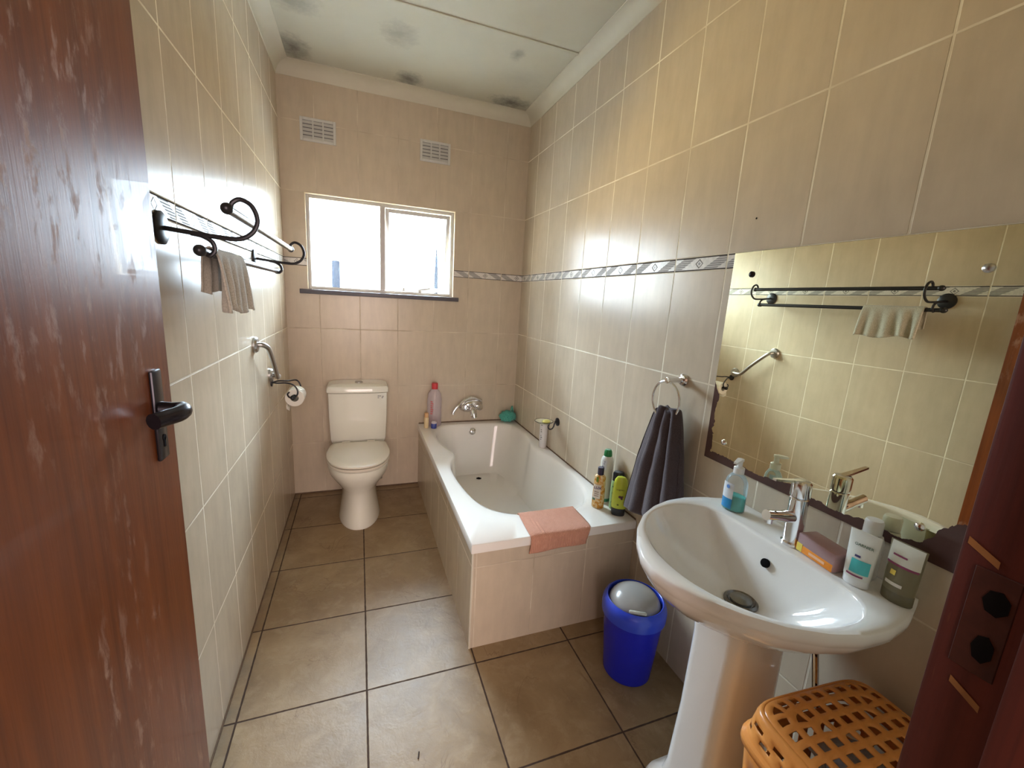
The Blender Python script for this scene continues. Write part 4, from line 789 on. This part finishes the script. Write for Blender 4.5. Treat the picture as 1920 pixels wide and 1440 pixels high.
# ------------------------------------------------------------------ blue swing-lid bin
BX, BY = 1.452, -1.925
bn = thing('waste_bin', 'blue plastic waste bin with a grey domed lid beside the pedestal', 'bin', (BX, BY, 0))
bm = B(); lathe(bm, [(0.084, 0), (0.088, 0.004), (0.092, 0.05), (0.108, 0.250), (0.109, 0.258)], (BX, BY, 0), n=48, caps=True); part('body', bm, M['blue'], bn)
tl = Vector((-0.10, -0.12, 1)).normalized()
bm = B(); lathe(bm, [(0.110, 0.248), (0.116, 0.250), (0.117, 0.278), (0.115, 0.290), (0.110, 0.302), (0.101, 0.310), (0.098, 0.308), (0.098, 0.290), (0.106, 0.270), (0.107, 0.249)], (BX, BY, 0), n=48, caps=False); part('rim', bm, M['blue_rim'], bn)
bm = B(); rings = []
for k in range(10):
    a = PI/2*k/9.2; rings.append([(BX+0.094*math.cos(a)*math.cos(q), BY+0.094*math.cos(a)*math.sin(q), 0.284+0.062*math.sin(a)) for q in (2*PI*j/40 for j in range(40))])
loft(bm, rings); lid = part('swing_lid', bm, M['grey_pl'], bn)
bm = B(); dirv = Vector((-0.50, -0.86, 0)).normalized(); tv = Vector((dirv.y, -dirv.x, 0)); c0 = Vector((BX, BY, 0.312))+dirv*0.088
tube(bm, [c0-tv*0.030, c0-tv*0.026, c0+tv*0.026, c0+tv*0.030], [0.004, 0.0065, 0.0065, 0.004], 10); part('lid_grip', bm, mat('pale_grey_plastic', (0.52, 0.53, 0.46), 0.35), lid)
bn.scale = (1.06, 1.06, 1.055)
# ------------------------------------------------------------------ orange laundry basket
HX, HY = 1.414, -2.728
hb = thing('laundry_basket', 'orange lattice plastic laundry basket with lid under the basin', 'laundry basket', (HX, HY, 0), D(-4))
def sup(u, v, a, b, n=7.0):
    Lr = max(abs(u), abs(v));
    if Lr < 1e-9: return 0.0, 0.0
    du, dv = u/Lr, v/Lr; R_ = 1/(abs(du)**n+abs(dv)**n)**(1/n); return du*Lr*R_*a, dv*Lr*R_*b
def coords(nh, hole, bar, lim):
    tot = nh*hole+(nh+1)*bar; c = [-lim]; kinds = []
    for k in range(nh): c.append(c[-1]+bar/tot*2*lim); kinds.append(0); c.append(c[-1]+hole/tot*2*lim); kinds.append(1)
    c.append(lim); kinds.append(0); return c, kinds
def basket_lid():
    bm = B(); a, b = 0.165, 0.150
    cu_, ku = coords(9, 0.55, 0.45, 1.0); cv, kv = coords(9, 0.55, 0.45, 1.0)
    def refine(c, k):
        c2 = [c[0]]; k2 = []
        for i, kk in enumerate(k): m_ = (c[i]+c[i+1])/2; c2 += [m_, c[i+1]]; k2 += [kk, kk]
        return c2, k2
    cu_, ku = refine(cu_, ku); cv, kv = refine(cv, kv); G = {}
    for i, u in enumerate(cu_):
        for j, v in enumerate(cv):
            x, y = sup(u, v, a, b); Lr = max(abs(u), abs(v)); G[i, j] = bm.verts.new((x, y, 0.602-0.008*Lr**2-0.010*max(0, Lr-0.85)/0.15))
    for i in range(len(cu_)-1):
        for j in range(len(cv)-1):
            if ku[i] and kv[j] and max(abs((cu_[i]+cu_[i+1])/2), abs((cv[j]+cv[j+1])/2)) < 0.93: continue
            bm.faces.new((G[i, j], G[i+1, j], G[i+1, j+1], G[i, j+1]))
    # rounded shoulder, diamond lattice side and flat flange
    n = 96; A_ = [2*PI*k/n for k in range(n)]
    def ring(s, z):
        out = []
        for t_ in A_:
            c_, s__ = math.cos(t_), math.sin(t_); R_ = 1/(abs(c_)**7+abs(s__)**7)**(1/7); out.append(bm.verts.new((c_*R_*a*s, s__*R_*b*s, z)))
        return out
    Rr = [ring(0.985, 0.5865), ring(1.025, 0.582), ring(1.045, 0.572)]
    zs_ = [0.572, 0.562, 0.552, 0.542, 0.532, 0.522]; ss_ = [1.045, 1.055, 1.065, 1.075, 1.085, 1.095]
    Sd = [Rr[-1]]+[ring(s, z) for s, z in zip(ss_[1:], zs_[1:])]
    fl = [Sd[-1], ring(1.10, 0.518), ring(1.145, 0.514), ring(1.150, 0.510), ring(1.150, 0.498)]
    for Q in (Rr, fl):
        for p, q in zip(Q, Q[1:]):
            for k in range(n): bm.faces.new((p[k], p[(k+1) % n], q[(k+1) % n], q[k]))
    for r_i, (p, q) in enumerate(zip(Sd, Sd[1:])):
        for k in range(n):
            hole = (r_i in (1, 3)) and ((k+(0 if r_i == 1 else 2)) % 4 in (1, 2))
            if not hole: bm.faces.new((p[k], p[(k+1) % n], q[(k+1) % n], q[k]))
    return bm
bm = basket_lid(); part('lid', bm, M['orange'], hb, world=False, mods=[('SOLIDIFY', dict(thickness=0.003, offset=-1))], auto=50)
bm = B(); n = 96; R0 = []
for z, s in [(0.496, 1.10), (0.482, 1.095)]+[(0.482-0.034*k, 1.095-0.014*k) for k in range(1, 14)]+[(0.02, 0.90), (0.004, 0.895)]:
    R0.append([bm.verts.new((math.cos(t_)/(abs(math.cos(t_))**7+abs(math.sin(t_))**7)**(1/7)*0.165*s, math.sin(t_)/(abs(math.cos(t_))**7+abs(math.sin(t_))**7)**(1/7)*0.150*s, z)) for t_ in (2*PI*k/n for k in range(n))])
for i, (p, q) in enumerate(zip(R0, R0[1:])):
    for k in range(n):
        if i % 2 == 0 and 1 < i < 14 and (k+2*(i//2 % 2)) % 4 in (0, 1): continue
        bm.faces.new((p[k], p[(k+1) % n], q[(k+1) % n], q[k]))
bm.faces.new(R0[-1]); part('body', bm, M['orange'], hb, world=False, mods=[('SOLIDIFY', dict(thickness=0.003, offset=-1))], auto=50)
def pile(cx_, cy_, cz_, sx_, sy_, sz_, seed):
    bm = B(); bmesh.ops.create_icosphere(bm, subdivisions=5, radius=1.0)
    for v in bm.verts:
        d = v.co.normalized(); q = noise.noise(d*2.4+Vector((seed, 0, 0)))*0.22+abs(noise.noise(d*6+Vector((0, seed, 0))))*0.16
        v.co = Vector((cx_+d.x*sx_*(0.92+q), cy_+d.y*sy_*(0.92+q), cz_+d.z*sz_*(0.9+q)))
    return bm
solo('laundry', pile(HX, HY, 0.26, 0.095, 0.088, 0.24, 3), M['laundry'], 'dark red and brown clothes inside the orange basket', 'laundry', (HX, HY, 0.03), kind='stuff')
solo('grey_garment', pile(HX-0.03, HY+0.015, 0.540, 0.075, 0.07, 0.022, 9), M['laundry_grey'], 'pale grey garment on top of the clothes in the basket', 'clothing', (HX-0.03, HY+0.015, 0.515))
bm = B(); tube(bm, [(0.604, -2.025, 0.002), (0.609, -2.005, 0.002)], 0.0022, 6); solo('match_stub', bm, mat('dark_speck', (0.05, 0.03, 0.02), 0.8), 'tiny dark splinter lying on the floor near the door', 'debris', (0.606, -2.015, 0.0))
for y_, z_ in (((-2.045), 1.738),):
    bm = B(); lathe(bm, [(0.003, 0), (0.003, 0.0008)], (W, y_, z_), (-1, 0, 0), 10); solo('nail_hole', bm, M['hole'], 'tiny dark nail hole in the tiles above the mirror', 'hole', (W, y_, z_))
